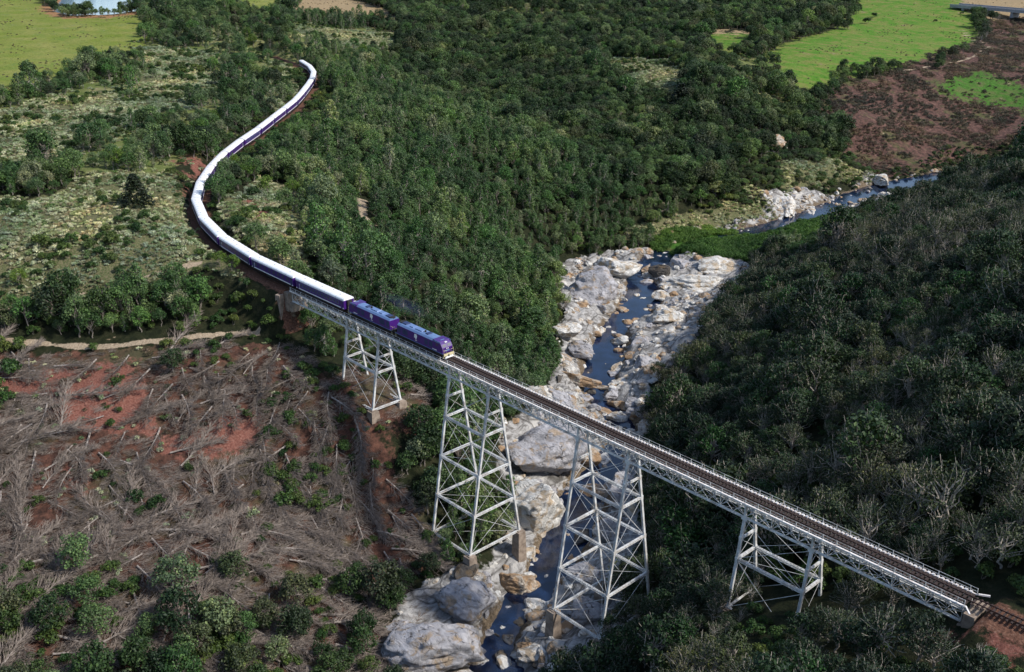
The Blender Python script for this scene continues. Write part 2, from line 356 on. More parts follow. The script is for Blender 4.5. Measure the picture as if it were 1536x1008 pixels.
NZ = len(GX)*len(GY)
def grid_mesh():
    nx, ny = len(GX), len(GY); me = bpy.data.meshes.new('terrain')
    me.vertices.add(NZ); me.vertices.foreach_set('co', np.stack([XX, YY, ZZ], -1).astype(np.float32).ravel())
    a = (np.arange(nx-1)[:, None]*ny+np.arange(ny-1)[None]).ravel()
    q = np.stack([a, a+ny, a+ny+1, a+1], 1).astype(np.int32)
    me.loops.add(q.size); me.loops.foreach_set('vertex_index', q.ravel())
    me.polygons.add(len(q)); me.polygons.foreach_set('loop_start', np.arange(0, q.size, 4, dtype=np.int32))
    me.polygons.foreach_set('use_smooth', np.ones(len(q), bool)); me.update(); me.validate()
    return me
me = grid_mesh()
def attr(k, arr):
    a = me.attributes.new(k, 'FLOAT', 'POINT'); a.data.foreach_set('value', arr.astype(np.float32).ravel())
def blur(a, n=3):
    for _ in range(n):
        b = a.copy(); b[1:-1] = (a[:-2]+a[1:-1]+a[2:])/3; a = b.copy(); a[:, 1:-1] = (b[:, :-2]+b[:, 1:-1]+b[:, 2:])/3
    return a
for k in ZW: attr(k, blur(in_zone(k, XX, YY).astype(float), 2 if k in ('pond', 'rock') else 8 if k == 'red' else 4))
rd = np.zeros(XX.shape)
for ln, wd in RW:
    d, _ = seg_dist(XX, YY, ln); rd = np.maximum(rd, np.clip(1.4-d/wd, 0, 1))
attr('path', rd)
attr('ballast', np.clip(1-(dT-2.6)/1.8, 0, 1)*((XX < -1) | (XX > 175)))
attr('bed', np.clip(1-(dR-HW)/5, 0, 1))
def terrain_mat():
    m, nt, p = newmat('ground'); p.inputs['Roughness'].default_value = .95; p.inputs['Specular IOR Level'].default_value = .1
    g = N(nt, 'ShaderNodeNewGeometry').outputs['Position']
    n1 = noise_tex(nt, .06, 6, .65, g); n2 = noise_tex(nt, .5, 6, .7, g); n3 = noise_tex(nt, 2.2, 4, .7, g); n4 = noise_tex(nt, .12, 3, .6, g)
    def A(k):
        a = N(nt, 'ShaderNodeAttribute', attribute_name=k).outputs['Fac']
        s = mth(nt, 'ADD', mth(nt, 'ADD', mth(nt, 'ADD', a, mth(nt, 'MULTIPLY', mth(nt, 'SUBTRACT', n1, .5), .8)), mth(nt, 'MULTIPLY', mth(nt, 'SUBTRACT', n2, .5), 1.3)), mth(nt, 'MULTIPLY', mth(nt, 'SUBTRACT', n4, .5), 1.3))
        return ramp(nt, s, [(.40, 0.0), (.60, 1.0)])
    col = ramp(nt, n2, [(.3, (.008, .010, .006)), (.5, (.018, .022, .010)), (.68, (.035, .033, .018)), (.85, (.06, .045, .03))])
    fy = mix(nt, ramp(nt, n1, [(.35, 0.), (.65, 1.)]), mix(nt, n3, (.10, .15, .018), (.18, .22, .035)), mix(nt, n3, (.19, .19, .05), (.30, .28, .09)))
    fy = mix(nt, ramp(nt, n2, [(.30, .8), (.50, 0.)]), fy, (.06, .085, .018)); fy = mix(nt, ramp(nt, n4, [(.50, 0.), (.66, .7)]), fy, (.10, .17, .025))
    fg = mix(nt, ramp(nt, n1, [(.40, 0.), (.68, 1.)]), mix(nt, n3, (.05, .15, .012), (.10, .21, .025)), mix(nt, n3, (.12, .17, .03), (.20, .21, .06)))
    fg = mix(nt, ramp(nt, n2, [(.32, .8), (.50, 0.)]), fg, (.045, .085, .016)); fg = mix(nt, ramp(nt, n4, [(.48, 0.), (.62, .7)]), fg, (.17, .17, .05))
    fb = mix(nt, ramp(nt, n2, [(.35, 0.), (.65, 1.)]), (.03, .075, .012), (.07, .17, .025)); fb = mix(nt, ramp(nt, n4, [(.5, 0.), (.62, .8)]), fb, (.10, .11, .04))
    tan = mix(nt, n2, (.20, .15, .075), (.38, .28, .17))
    slash = ramp(nt, n2, [(.3, (.025, .018, .015)), (.46, (.075, .045, .037)), (.6, (.14, .075, .06)), (.76, (.22, .16, .13))])
    slash = mix(nt, ramp(nt, n1, [(.52, 0.), (.7, 1.)]), slash, (.07, .10, .03))
    fell = ramp(nt, n2, [(.3, (.018, .013, .011)), (.5, (.075, .038, .028)), (.68, (.15, .070, .048)), (.82, (.19, .14, .11))])
    fell = mix(nt, ramp(nt, n1, [(.46, 0.), (.62, .75)]), fell, mix(nt, n3, (.035, .04, .018), (.10, .10, .055)))
    red = ramp(nt, n3, [(.3, (.10, .038, .028)), (.52, (.20, .083, .062)), (.75, (.28, .16, .125))])
    scrub = ramp(nt, n3, [(.3, (.035, .055, .018)), (.45, (.085, .10, .04)), (.6, (.17, .145, .085)), (.78, (.32, .26, .19))])
    path = ramp(nt, n3, [(.3, (.20, .15, .10)), (.7, (.46, .37, .27))])
    bal = ramp(nt, n3, [(.3, (.06, .03, .022)), (.55, (.15, .075, .05)), (.75, (.24, .16, .12))])
    bed = ramp(nt, n3, [(.3, (.03, .025, .02)), (.55, (.16, .12, .08)), (.75, (.30, .25, .20))])
    mp = N(nt, 'ShaderNodeMapping'); nt.links.new(g, mp.inputs[0]); mp.inputs['Scale'].default_value = (.35, .16, .35); mp.inputs['Rotation'].default_value = (0, 0, .5)
    rk = noise_tex(nt, 1.0, 8, .72, mp.outputs[0], 1.2)
    vo = N(nt, 'ShaderNodeTexVoronoi', feature='DISTANCE_TO_EDGE'); vo.inputs['Scale'].default_value = .35; nt.links.new(mp.outputs[0], vo.inputs[0])
    rock = ramp(nt, rk, [(.30, (.05, .045, .04)), (.42, (.17, .16, .15)), (.54, (.36, .35, .34)), (.70, (.54, .51, .46)), (.80, (.44, .30, .18))])
    rock = mix(nt, ramp(nt, vo.outputs['Distance'], [(0., .8), (.035, 0.)]), rock, (.05, .045, .04))
    gr = mix(nt, ramp(nt, n1, [(.4, 0.), (.6, 1.)]), mix(nt, n3, (.05, .085, .02), (.13, .16, .045)), mix(nt, n3, (.14, .15, .05), (.26, .25, .12)))
    for k, c in (('grassy', gr), ('lowscrub', scrub), ('scrub', scrub), ('field_yellow', fy), ('field_green', fg), ('field_tan', tan), ('slash', slash), ('field_bright', fb), ('pond_rim', mix(nt, n2, (.22, .11, .05), (.34, .20, .10))), ('fell', fell), ('red', red), ('rock', rock), ('bed', bed), ('reeds', fb), ('ballast', bal), ('path', path)):
        col = mix(nt, A(k), col, c)
    nt.links.new(col, p.inputs['Base Color'])
    bump(nt, p, mth(nt, 'ADD', mth(nt, 'MULTIPLY', n2, 1.0), mth(nt, 'MULTIPLY', rk, .8)), .9, .6)
    return m
me.materials.append(terrain_mat())
terrain = bpy.data.objects.new('terrain', me); COL.objects.link(terrain); tag(terrain, kind='structure')

# ---------------------------------------------------------------- water
def water_mat():
    m, nt, p = newmat('river_water'); g = N(nt, 'ShaderNodeNewGeometry').outputs['Position']
    n = noise_tex(nt, .25, 3, .6, g)
    nt.links.new(ramp(nt, n, [(.35, (.003, .007, .020)), (.7, (.010, .024, .066))]), p.inputs['Base Color'])
    p.inputs['Roughness'].default_value = .08; p.inputs['Specular IOR Level'].default_value = .9; p.inputs['IOR'].default_value = 1.45
    bump(nt, p, noise_tex(nt, 2.2, 4, .6, g), .25, .06); return m
MAT['water'] = water_mat()
def ribbon(name, pts, extra=5.0):
    mb = MB(); n = len(pts)
    for i in range(n):
        d = pts[min(i+1, n-1)][:2]-pts[max(i-1, 0)][:2]; d /= np.linalg.norm(d); nrm = np.array([-d[1], d[0]])
        for s in (-1, 1):
            q = pts[i][:2]+nrm*s*(pts[i][3]+extra); mb.v.append((q[0], q[1], pts[i][2]))
    for i in range(n-1): mb.f.append((2*i+1, 2*i, 2*i+2, 2*i+3)); mb.m.append(0)
    return mb.build(name, MAT['water'])
tag(ribbon('river', RS, 4), kind='structure')
mb = MB(); P = ZW['pond'][0]; mb.add([(x, y, PONDZ) for x, y in pc+(P-pc)*1.05], [tuple(range(len(P)))])
pm, nt_, p_ = newmat('pond_water'); p_.inputs['Base Color'].default_value = (.20, .30, .42, 1); p_.inputs['Roughness'].default_value = .12  # pale blue base colour stands in for the reflected sky
bump(nt_, p_, noise_tex(nt_, .5, 4, .6, N(nt_, 'ShaderNodeNewGeometry').outputs['Position']), .3, .15)
tag(mb.build('pond', pm), kind='structure')

# ---------------------------------------------------------------- the railway bridge
MAT['walk'] = simple('walkway_timber', (.16, .12, .10), (.07, .05, .04), .8, 2)
WT, BAT = 2.658, 0.162
XS = [(23.82,36.32),(61.57,74.07),(99.33,111.83),(137.08,149.58)]; XEND = 173.4
LV = [[7.47,16.5],[9.13,18.15,27.18,36.2],[9.13,18.15,27.18,36.2],[7.47,16.5]]
CH = 2.62
bridge = empty('railway_bridge', (0, 0, 0))
tag(bridge, 'long silver steel trestle railway bridge crossing the rocky river gorge', 'bridge')
nodes = [0.0]
for a, b in XS:
    n = 10 if nodes[-1] > 1 else 9
    x0 = nodes[-1]; nodes += [x0+(a-x0)*(k+1)/n for k in range(n)]
    nodes += [a+(b-a)*(k+1)/5 for k in range(5)]
x0 = nodes[-1]; nodes += [x0+(XEND-x0)*(k+1)/9 for k in range(9)]
for yi, y in enumerate((0.0, WT)):
    mb = MB(); sg = -1 if yi == 0 else 1
    mb.beam((0, y, 0), (XEND, y, 0), .52, .06); mb.beam((0, y, .10), (XEND, y, .10), .05, .26); mb.beam((0, y+.2, -.06), (XEND, y+.2, -.06), .06, .12); mb.beam((0, y-.2, -.06), (XEND, y-.2, -.06), .06, .12)
    c = mb.build('bottom_chord', MAT['steel'], bridge)
    mb = MB(); mb.beam((0, y, CH), (XEND, y, CH), .42, .08); mb.beam((0, y, CH-.16), (XEND, y, CH-.16), .10, .24)
    mb.build('top_chord', MAT['steel'], bridge)
    mb = MB()
    for a, b in zip(nodes[:-1], nodes[1:]):
        mb.beam((a+.05, y+.06*sg, .20), (b-.05, y+.06*sg, CH-.26), .05, .14, up=(0, 1, 0)); mb.beam((a+.05, y-.06*sg, CH-.26), (b-.05, y-.06*sg, .20), .05, .14, up=(0, 1, 0))
        mb.beam(((a+b)/2-.14, y, (CH)/2-.03), ((a+b)/2+.14, y, CH/2-.03), .16, .30)
    mb.build('lattice_web', MAT['steel'], bridge)
    for k, x in enumerate(nodes[::2]):
        if yi == k == 0: mb = MB(); mb.beam((0, 0, .1), (0, 0, CH-.1), .22, .09, up=(1, 0, 0)); wp = mb.mesh('web_post', MAT['steel'])
        o = bpy.data.objects.new('web_post', wp); COL.objects.link(o); o.parent = bridge; o.location = (x, y, 0)
    for a, b in XS:
        for x in (a, b):
            mb = MB(); mb.beam((x, y-.02*sg, -.2), (x, y-.02*sg, CH-.05), .42, .36, up=(1, 0, 0)); mb.beam((x-.55, y+.30*sg, .02), (x+.55, y+.30*sg, .02), .06, .8); mb.beam((x, y, 0), (x, y+.32*sg, 0), .3, .3)
            mb.build('bearing_post', MAT['steel'], bridge)
mb = MB()
for k, (a, b) in enumerate(zip(nodes[:-1], nodes[1:])):
    mb.beam((a, .25, .02), (a, WT-.25, .02), .07, .10)
    if k % 2 == 0 and k+2 < len(nodes): mb.beam((a, .25, -.02), (nodes[k+2], WT-.25, -.02), .07, .05); mb.beam((a, WT-.25, .03), (nodes[k+2], .25, .03), .07, .05)
    if k % 4 == 0: mb.beam((a, .1, .15), (a, WT-.1, CH-.2), .06, .08, up=(1, 0, 0)); mb.beam((a, WT-.1, .15), (a, .1, CH-.2), .06, .08, up=(1, 0, 0))
mb.build('lateral_bracing', MAT['steel'], bridge)
# deck: outriggers, edge beams, sleepers' white ends, handrails
NE, FE = -.62, WT+.62
deck = MB()
deck.beam((0, NE, CH+.28), (XEND+.4, NE, CH+.28), .30, .24)
deck.build('deck_edge_beam', MAT['deckedge'], bridge); deck = MB(); deck.beam((0, FE, CH+.28), (XEND+.4, FE, CH+.28), .2, .12); deck.build('deck_edge_beam', MAT['deckedge'], bridge)
rest = MB()
for i, x in enumerate(np.arange(1.2, XEND, 2.36)):
    for y0, e, s in ((0, NE, -1), (WT, FE, 1)):
        mb = MB() if (s < 0 or i > 46) else rest
        mb.beam((x, y0-.15*s, CH+.12), (x, e, CH+.12), .10, .12); mb.beam((x, e-.02*s, CH+.13), (x, e-.02*s, CH-.35), .09, .09); mb.beam((x, e-.02*s, CH-.31), (x, y0+.05*s, CH-1.25), .09, .09)
        if mb is not rest: mb.build('outrigger', MAT['rust_steel'], bridge)
tag(rest.build('far_outriggers', MAT['rust_steel'], bridge), kind='stuff')
mb = MB(); mb.box((XEND/2, -.34, CH+.15), (XEND, .12, .06))
for x in np.arange(.3, XEND, .42): mb.box((x, -.33, CH+.20), (.16, .40, .07))
mb.build('walkway', MAT['walk'], bridge)
mb = MB(); mb.beam((0, WT+.28, CH+.2), (XEND, WT+.28, CH+.2), .5, .05); mb.build('walkway', MAT['walk'], bridge)
for y, nm in ((NE, 'near'), (FE, 'far')):
    mb = MB(); h = 1.0
    for z in (.42, .92): mb.tube([(0, y, CH+.36+z), (XEND+.3, y, CH+.36+z)], .032, 5)
    hr = mb.build('handrail', MAT['steel'], bridge)
    for x in list(np.arange(.4, XEND, 2.36))+[XEND+.3]:
        pm2 = MB(); pm2.beam((0, 0, 0), (0, 0, .96), .09, .09); o = pm2.build('handrail_post', MAT['steel'], hr) if x == .4 and nm == 'near' else None
        if o is None: o = bpy.data.objects.new('handrail_post', post_mesh); COL.objects.link(o); o.parent = hr
        else: post_mesh = o.data
        o.location = (x, y, CH+.34)
# towers
def tower(ti, xa, xb, lv, last_h):
    mb = MB(); top = [0]+lv
    def L(x, far, h): return (x, WT+BAT*h if far else -BAT*h, -h)
    # rod bracing in all faces
    for h0, h1 in zip(top[:-1], top[1:]):
        for far in (0, 1):
            mb.tube([L(xa, far, h0+.3), L(xb, far, h1-.2)], .045, 4); mb.tube([L(xb, far, h0+.3), L(xa, far, h1-.2)], .045, 4)
        for x in (xa, xb):
            hh = [h0, h1] if h0 > 0 else [h0, h1/2, h1]
            for g0, g1 in zip(hh[:-1], hh[1:]):
                mb.tube([L(x, 0, g0+.2), L(x, 1, g1-.2)], .045, 4); mb.tube([L(x, 1, g0+.2), L(x, 0, g1-.2)], .045, 4)
        mb.tube([L(xa, 0, h1), L(xb, 1, h1)], .04, 4); mb.tube([L(xa, 1, h1), L(xb, 0, h1)], .04, 4)
    t = mb.build('tower', MAT['steel'], bridge)
    for x in (xa, xb):
        for far in (0, 1):
            m = MB(); a, b = Vector(L(x, far, 0)), Vector(L(x, far, lv[-1])); m.beam(a+Vector((.17, 0, 0)), b+Vector((.17, 0, 0)), .12, .44, up=(0, 1, 0)); m.beam(a-Vector((.17, 0, 0)), b-Vector((.17, 0, 0)), .12, .44, up=(0, 1, 0))
            m.beam(a+Vector((0, .02, 0)), b+Vector((0, .02, 0)), .22, .30, up=(0, 1, 0))
            for h in [lv[0]/2]+lv: m.box(L(x, far, h), (.5, .62, .85))
            m.build('leg', MAT['steel'], t)
    for k, h in enumerate(lv):
        for far in (0, 1):
            m = MB(); a, b = L(xa+.25, far, h), L(xb-.25, far, h); m.lattice(a, b, .42, .5, n=18, bar=.11, lac=.07); m.build('longitudinal_strut', MAT['steel'], t)
        for x in (xa, xb):
            m = MB(); m.lattice(L(x, 0, h), L(x, 1, h), .38, .48, n=max(4, int((WT+2*BAT*h)/.7)), bar=.15, lac=.1); m.build('transverse_strut', MAT['steel'], t)
            if k == 0: m = MB(); m.lattice(L(x, 0, h/2), L(x, 1, h/2), .3, .42, n=5, bar=.13, lac=.08); m.build('transverse_strut', MAT['steel'], t)
    for x in (xa, xb):
        for far in (0, 1):
            c = L(x, far, lv[-1]); g = float(H(c[0], c[1])[0])-1.0; hgt = max(.8, -lv[-1]-.1-g)
            m = MB(); m.box((c[0], c[1], -lv[-1]-.1-hgt/2), (2.5, 2.5, hgt), taper=.80); m.box((c[0], c[1], -lv[-1]-.02), (1.2, 1.2, .22))
            m.build('masonry_pier', MAT['masonry'], t)
for i, (a, b) in enumerate(XS): tower(i, a, b, LV[i], 0)
# abutments
m = MB(); m.box((-1.7, WT/2, -.3), (2.6, 4.9, 4.8), taper=.92); m.box((-2.6, -2.2, -1.6), (1.4, 1.6, 6.5), rz=.3); m.box((-2.6, WT+2.2, -1.6), (1.4, 1.6, 6.5), rz=-.3); m.box((.3, WT/2, -1.5), (1.4, 4.4, 2.2))
m.build('abutment', MAT['masonry'], bridge)
m = MB(); m.box((XEND+1.3, WT/2, -.25), (1.6, 4.6, 4.6)); m.box((XEND+.6, WT/2, -1.3), (1.6, 4.0, 2)); m.build('abutment', MAT['masonry'], bridge)
m = MB(); m.beam((XEND+.5, NE, CH+.4), (XEND+1.6, NE-1.1, CH+.25), .2, .2); m.build('end_stop', MAT['deckedge'], bridge); m = MB(); m.beam((XEND+.5, FE, CH+.4), (XEND+1.8, FE+.8, CH+.4), .2, .25); m.build('end_stop', MAT['deckedge'], bridge)

# ---------------------------------------------------------------- the track
seg = np.hypot(*np.diff(TS, axis=0).T); CUM = np.concatenate([[0], np.cumsum(seg)])
def at_s(s):
    i = int(np.clip(np.searchsorted(CUM, s)-1, 0, len(TS)-2)); t = (s-CUM[i])/seg[i]
    p = TS[i]*(1-t)+TS[i+1]*t; i2 = min(i+1, len(TS)-2); d = (TS[i+1]-TS[i])/seg[i]
    return p, d
track = empty('railway_track', (60, 1.33, CH)); IM = Matrix.Translation((-60, -1.33, -CH))
tag(track, 'single line railway track of rusty rails curving over the bridge', 'railway track')
def reparent(o, par): o.parent = par; o.matrix_parent_inverse = Matrix.Translation(par.location).inverted()
for sgn in (-1, 1):
    pts = []
    for s in np.arange(0, CUM[-1], 2.0):
        p, d = at_s(s); nn = np.array([-d[1], d[0]]); q = p+nn*sgn*.56; pts.append((q[0], q[1], RAILZ-.08))
    m = MB()
    for a, b in zip(pts[:-1], pts[1:]): m.beam(a, b, .09, .16)
    reparent(m.build('rail', MAT['rail']), track)
m = MB(); S0 = 300-XEND
for k, s in enumerate(np.arange(.5, CUM[-1], .7)):
    p, d = at_s(s); ang = math.atan2(d[1], d[0]); onb = -1 < p[0] < XEND+.5
    if onb: m.box((p[0], p[1], RAILZ-.29), (.36, 3.0, .24), rz=ang)
    else: m.box((p[0], p[1], RAILZ-.27), (.25, 2.2, .2), rz=ang)
o = m.build('sleepers', MAT['sleeper']); reparent(o, track); o['kind'] = 'stuff'
m = MB()
for s in np.arange(S0+.5, 300, .7):
    p, d = at_s(s); m.box((p[0], WT+.46, RAILZ-.24), (.40, .44, .24))
o = m.build('sleeper_ends', MAT['deckedge']); reparent(o, track); o['kind'] = 'stuff'

# ---------------------------------------------------------------- the train
def paint(name, c, rough=.35, var=.12):
    m, nt, p = newmat(name); g = N(nt, 'ShaderNodeTexCoord').outputs['Object']; n = noise_tex(nt, 1.3, 5, .7, g)
    nt.links.new(mix(nt, n, tuple(x*(1-var*2) for x in c), tuple(min(1, x*(1+var)) for x in c)), p.inputs['Base Color'])
    p.inputs['Roughness'].default_value = rough; p.inputs['Coat Weight'].default_value = .15; return m
MAT['purple'] = paint('purple_paint', (.055, .012, .165)); MAT['white'] = paint('white_roof_paint', (.90, .90, .92), .5, .09)
MAT['under'] = simple('underframe_black', (.022, .02, .02), rough=.8); MAT['glass'] = paint('dark_window', (.05, .05, .08), .35)
MAT['bluegrey'] = paint('light_blue_paint', (.13, .21, .40), .45, .12); MAT['cream'] = paint('white_lettering', (.8, .8, .78), .5, .04)
MAT['yellow'] = paint('pale_yellow_paint', (.60, .52, .30), .5); MAT['lamp'] = paint('headlamp_glass', (.8, .8, .75), .15)
MAT['dblue'] = paint('dark_blue_paint', (.02, .035, .11), .6)
MAT['ventgrey'] = paint('vent_grey', (.42, .43, .46), .6, .15)
FL = 0.95; WID = 2.84
def roofsec(w, z0, rise, n=10): return [(w/2*math.cos(math.pi*k/n), z0+rise*math.sin(math.pi*k/n)**.8) for k in range(n+1)]
def bogie(x, par, wb=2.3):
    m = MB()
    for s in (-1, 1): m.box((x, s*.95, .52), (wb+1.0, .14, .26)); m.box((x, s*.95, .78), (.6, .2, .3))
    m.box((x, 0, .62), (.5, 1.9, .25)); b = m.build('bogie', MAT['under'], par)
    for dx in (-wb/2, wb/2):
        m = MB()
        for s in (-1, 1): m.tube([(x+dx, s*.56, .44), (x+dx, s*.70, .44)], .44, 14, cap=True)
        m.tube([(x+dx, -.9, .44), (x+dx, .9, .44)], .07, 6, cap=True); m.build('wheelset', MAT['rail'], b)
    return b
def make_coach(kind=0):
    t = empty('railway_coach'); Lc = 20.8
    m = MB(); hw = WID/2; x0, x1 = -Lc/2, Lc/2
    m.box((0, 0, (FL+3.15)/2), (Lc, WID, 3.15-FL)); b = m.build('body', MAT['purple'], t)
    m = MB(); sec = roofsec(WID+.10, 3.13, .68); n = len(sec); vs = [(x0-.04, y, z) for y, z in sec]+[(x1+.04, y, z) for y, z in sec]
    fs = [(i, i+1, n+i+1, n+i) for i in range(n-1)]+[tuple(range(n-1, -1, -1)), tuple(range(n, 2*n))]+[(0, n, 2*n-1, n-1)]
    m.add(vs, fs); r = m.build('roof', MAT['white'], t)
    m = MB()
    for k in range(5): m.box((-7.6+3.8*k, (.32 if k % 2 else -.32), 3.82), (.5, .3, .12), taper=.8)
    m.build('roof_vent', MAT['ventgrey'], r)
    for k in range(9):
        xx = x0+1.2+k*2.33; m2 = MB(); pts = [(xx, y*1.003, z+.02) for y, z in sec]; m2.tube(pts, .035, 4); m2.build('roof_rib', MAT['ventgrey'], r)
    for s in (-1, 1):
        m = MB(); m.box((0, s*(hw+.012), FL+.20), (Lc-.3, .03, .22)); m.build('lower_stripe', MAT['cream'], t)
        m = MB(); m.box((0, s*(hw+.012), 3.02), (Lc-.3, .03, .10)); m.build('cornice', MAT['white'], t)
        nw = 13 if kind == 0 else 8
        for k in range(nw):
            x = (k-(nw-1)/2)*(15.6/(nw-1)); wd = .72 if kind == 0 else 1.15
            fr = MB(); fr.box((x, s*(hw+.005), 2.22), (wd+.14, .03, .92)); f = fr.build('window', MAT['purple'] if kind else MAT['bluegrey'], t)
            pn = MB(); pn.box((x, s*(hw+.018), 2.22), (wd, .03, .78)); pn.build('pane', MAT['glass'], f)
        for x in (x0+.95, x1-.95):
            m = MB(); m.box((x, s*(hw+.008), 2.0), (.72, .04, 1.95)); d = m.build('door', MAT['dblue'] if kind else MAT['purple'], t)
            m = MB(); m.box((x, s*(hw+.03), 2.45), (.42, .03, .6)); m.build('door_window', MAT['glass'], d)
        m = MB(); m.box((x0+1.6, s*(hw+.02), 2.15), (.14, .03, .55)); m.box((x0+1.6, s*(hw+.022), 1.55), (.3, .03, .16)); m.build('lettering', MAT['cream'], t)
    m = MB(); m.box((0, 0, .82), (Lc-1, 2.5, .24)); m.box((-1.8, 0, .55), (3.2, 2.3, .5)); m.box((2.4, 0, .6), (1.8, 2.2, .42)); m.box((0, -.9, .55), (1.2, .5, .5)); m.build('underframe', MAT['under'], t)
    for x in (x0-.28, x1+.28):
        m = MB()
        for k in range(3): m.box((x+(.12*(k-1)), 0, 2.0), (.09, 1.25-.1*(k % 2), 2.15)); 
        m.box((x, 0, 1.0), (.5, .3, .25)); m.build('gangway', MAT['under'], t)
    bogie(x0+3.1, t); bogie(x1-3.1, t)
    return t
def make_loco():
    t = empty('diesel_locomotive'); Ll = 17.2; hw = 1.40
    # front is +x: cab then long hood
    m = MB(); m.box((-.1, 0, 2.12), (Ll-2.0, 2.72, 2.1)); m.build('body', MAT['purple'], t)
    m = MB(); vs = []; y0 = 1.36
    sec = [(-y0, 3.15), (-1.0, 3.52), (-.5, 3.60), (.5, 3.60), (1.0, 3.52), (y0, 3.15)]
    xa, xb = -Ll/2+1.0, Ll/2-1.9; n = len(sec)
    vs = [(xa, y, z) for y, z in sec]+[(xb, y, z) for y, z in sec]
    m.add(vs, [(i+1, i, n+i, n+i+1) for i in range(n-1)]+[tuple(range(n)), tuple(range(2*n-1, n-1, -1))]+[(0, n-1, 2*n-1, n)]); rf = m.build('roof', MAT['bluegrey'], t)
    for x, l, mt in ((-6.0, 1.6, 'dblue'), (-3.4, 1.2, 'bluegrey'), (-.9, 2.4, 'bluegrey'), (2.0, .9, 'dblue')):
        m = MB(); m.box((x, 0, 3.68), (l, 1.3, .22), taper=.9); m.build('roof_hatch', MAT[mt], rf)
    m = MB(); m.tube([(-7.0, 0, 3.58), (-7.0, 0, 3.78)], .75, 16, cap=True); m.build('radiator_fan', MAT['under'], rf)
    m = MB(); m.tube([(.8, .0, 3.6), (.8, .0, 4.0)], .22, 10, cap=True); m.build('exhaust_stack', MAT['under'], rf)
    # cab: slanting windscreen and a nose
    m = MB(); xc = Ll/2-2.0
    pr = [(xc-1.6, 1.07), (Ll/2-.55, 1.07), (Ll/2-.45, 2.35), (Ll/2-.95, 3.10), (Ll/2-1.5, 3.58), (xc-1.6, 3.64)]
    k = len(pr); y = 1.38
    m.add([(a, -y, b) for a, b in pr]+[(a, y, b) for a, b in pr], [(i, (i+1) % k, k+(i+1) % k, k+i) for i in range(k)][::1]+[tuple(range(k-1, -1, -1)), tuple(range(k, 2*k))])
    cb = m.build('cab', MAT['purple'], t)
    m = MB()
    for s in (-1, 1):
        m.add([(Ll/2-.53+.012, s*.2, 2.50), (Ll/2-.53+.012, s*1.1, 2.50), (Ll/2-.88+.014, s*1.1, 2.99), (Ll/2-.88+.014, s*.2, 2.99)], [(0, 1, 2, 3)] if s > 0 else [(3, 2, 1, 0)])
    wsn = m.build('windscreen', MAT['glass'], cb)
    for s in (-1, 1):
        m = MB(); m.box((xc-.3, s*(y+.008), 2.72), (.8, .03, .6)); m.build('cab_window', MAT['glass'], cb)
        m = MB(); m.box((xc-1.2, s*(y+.008), 2.1), (.62, .03, 1.9)); d = m.build('cab_door', MAT['purple'], cb)
        m = MB(); m.box((xc-.2, s*(y+.012), 3.42), (2.3, .05, .34)); m.build('cab_panel', MAT['bluegrey'], cb)
    m = MB(); m.box((Ll/2-1.02, 0, 3.36), (.3, .6, .16)); m.build('number_board', MAT['cream'], cb)
    m = MB()
    for s in (-1, 1): m.tube([(Ll/2-.47, s*.18, 2.12), (Ll/2-.40, s*.18, 2.12)], .12, 10, cap=True)
    m.build('headlight', MAT['lamp'], cb)
    m = MB(); m.box((Ll/2-.50, .0, 1.62), (.04, 1.2, .30)); m.build('nose_badge', MAT['bluegrey'], cb)
    # frame, walkway, buffer beams, handrails
    m = MB(); m.box((0, 0, 1.0), (Ll, 2.78, .16)); m.box((0, 0, .62), (4.6, 2.3, .6)); m.build('underframe', MAT['under'], t)
    for s in (-1, 1):
        m = MB(); m.box((0, s*1.40, 1.11), (Ll-.2, .04, .10)); m.build('lower_stripe', MAT['bluegrey'], t)
        # running-animal badge: a pale shield with a head and ear and neck, and a small caption bar
        bx = -.9; yy = s*(1.36+.02); em = MB(); sx = -s
        outline = [(0, .42), (.22, .46), (.34, .36), (.40, .16), (.34, .02), (.46, -.14), (.40, -.22), (.22, -.16), (.12, -.34), (-.02, -.44), (-.12, -.30), (-.18, -.10), (-.30, .06), (-.28, .28), (-.16, .38), (-.20, .52), (-.10, .50)]
        k = len(outline); P = [(bx-sx*a*1.5, yy+s*.015, 2.32+b*1.5) for a, b in outline]; em.add(P, [tuple(range(k))])
        em.box((bx, yy+s*.005, 1.50), (.7, .02, .12)); em.build('badge', MAT['cream'], t)
        m = MB(); m.box((xc-1.1, s*(1.38+.02), 1.42), (1.5, .03, .17)); m.build('lettering', MAT['cream'], t)
        m = MB()
        for x in (-Ll/2+1.6, -Ll/2+3.4, -4.4, 2.6, 4.2): m.box((x, s*1.368, 2.25), (1.1, .02, 1.2))
        m.build('grille', MAT['dblue'], t)
    for e in (1, -1):
        m = MB(); m.box((e*(Ll/2-.06), 0, .88), (.16, 2.7, .5)); m.box((e*(Ll/2+.2), 0, .9), (.5, .3, .3)); m.build('buffer_beam', MAT['yellow'] if e > 0 else MAT['under'], t)
        m = MB()
        for s in (-1, 1):
            m.tube([(e*(Ll/2-.05), s*1.3, 1.05), (e*(Ll/2-.05), s*1.3, 2.1), (e*(Ll/2-.7), s*1.34, 2.1)], .035, 5); m.tube([(e*(Ll/2-.05), s*.6, 1.05), (e*(Ll/2-.05), s*.6, 1.9), (e*(Ll/2-.05), s*1.3, 1.9)], .035, 5)
            for k in range(3): m.box((e*(Ll/2-.25), s*1.25, .25+.25*k), (.3, .35, .04))
        m.build('end_handrail', MAT['yellow'], t)
    m = MB(); m.box((Ll/2+.12, 0, .35), (.12, 2.3, .4), taper=.9); m.build('cowcatcher', MAT['cream'], t)
    bogie(-Ll/2+3.6, t, 3.2); bogie(Ll/2-3.6, t, 3.2)
    return t
SF = 300-60.2
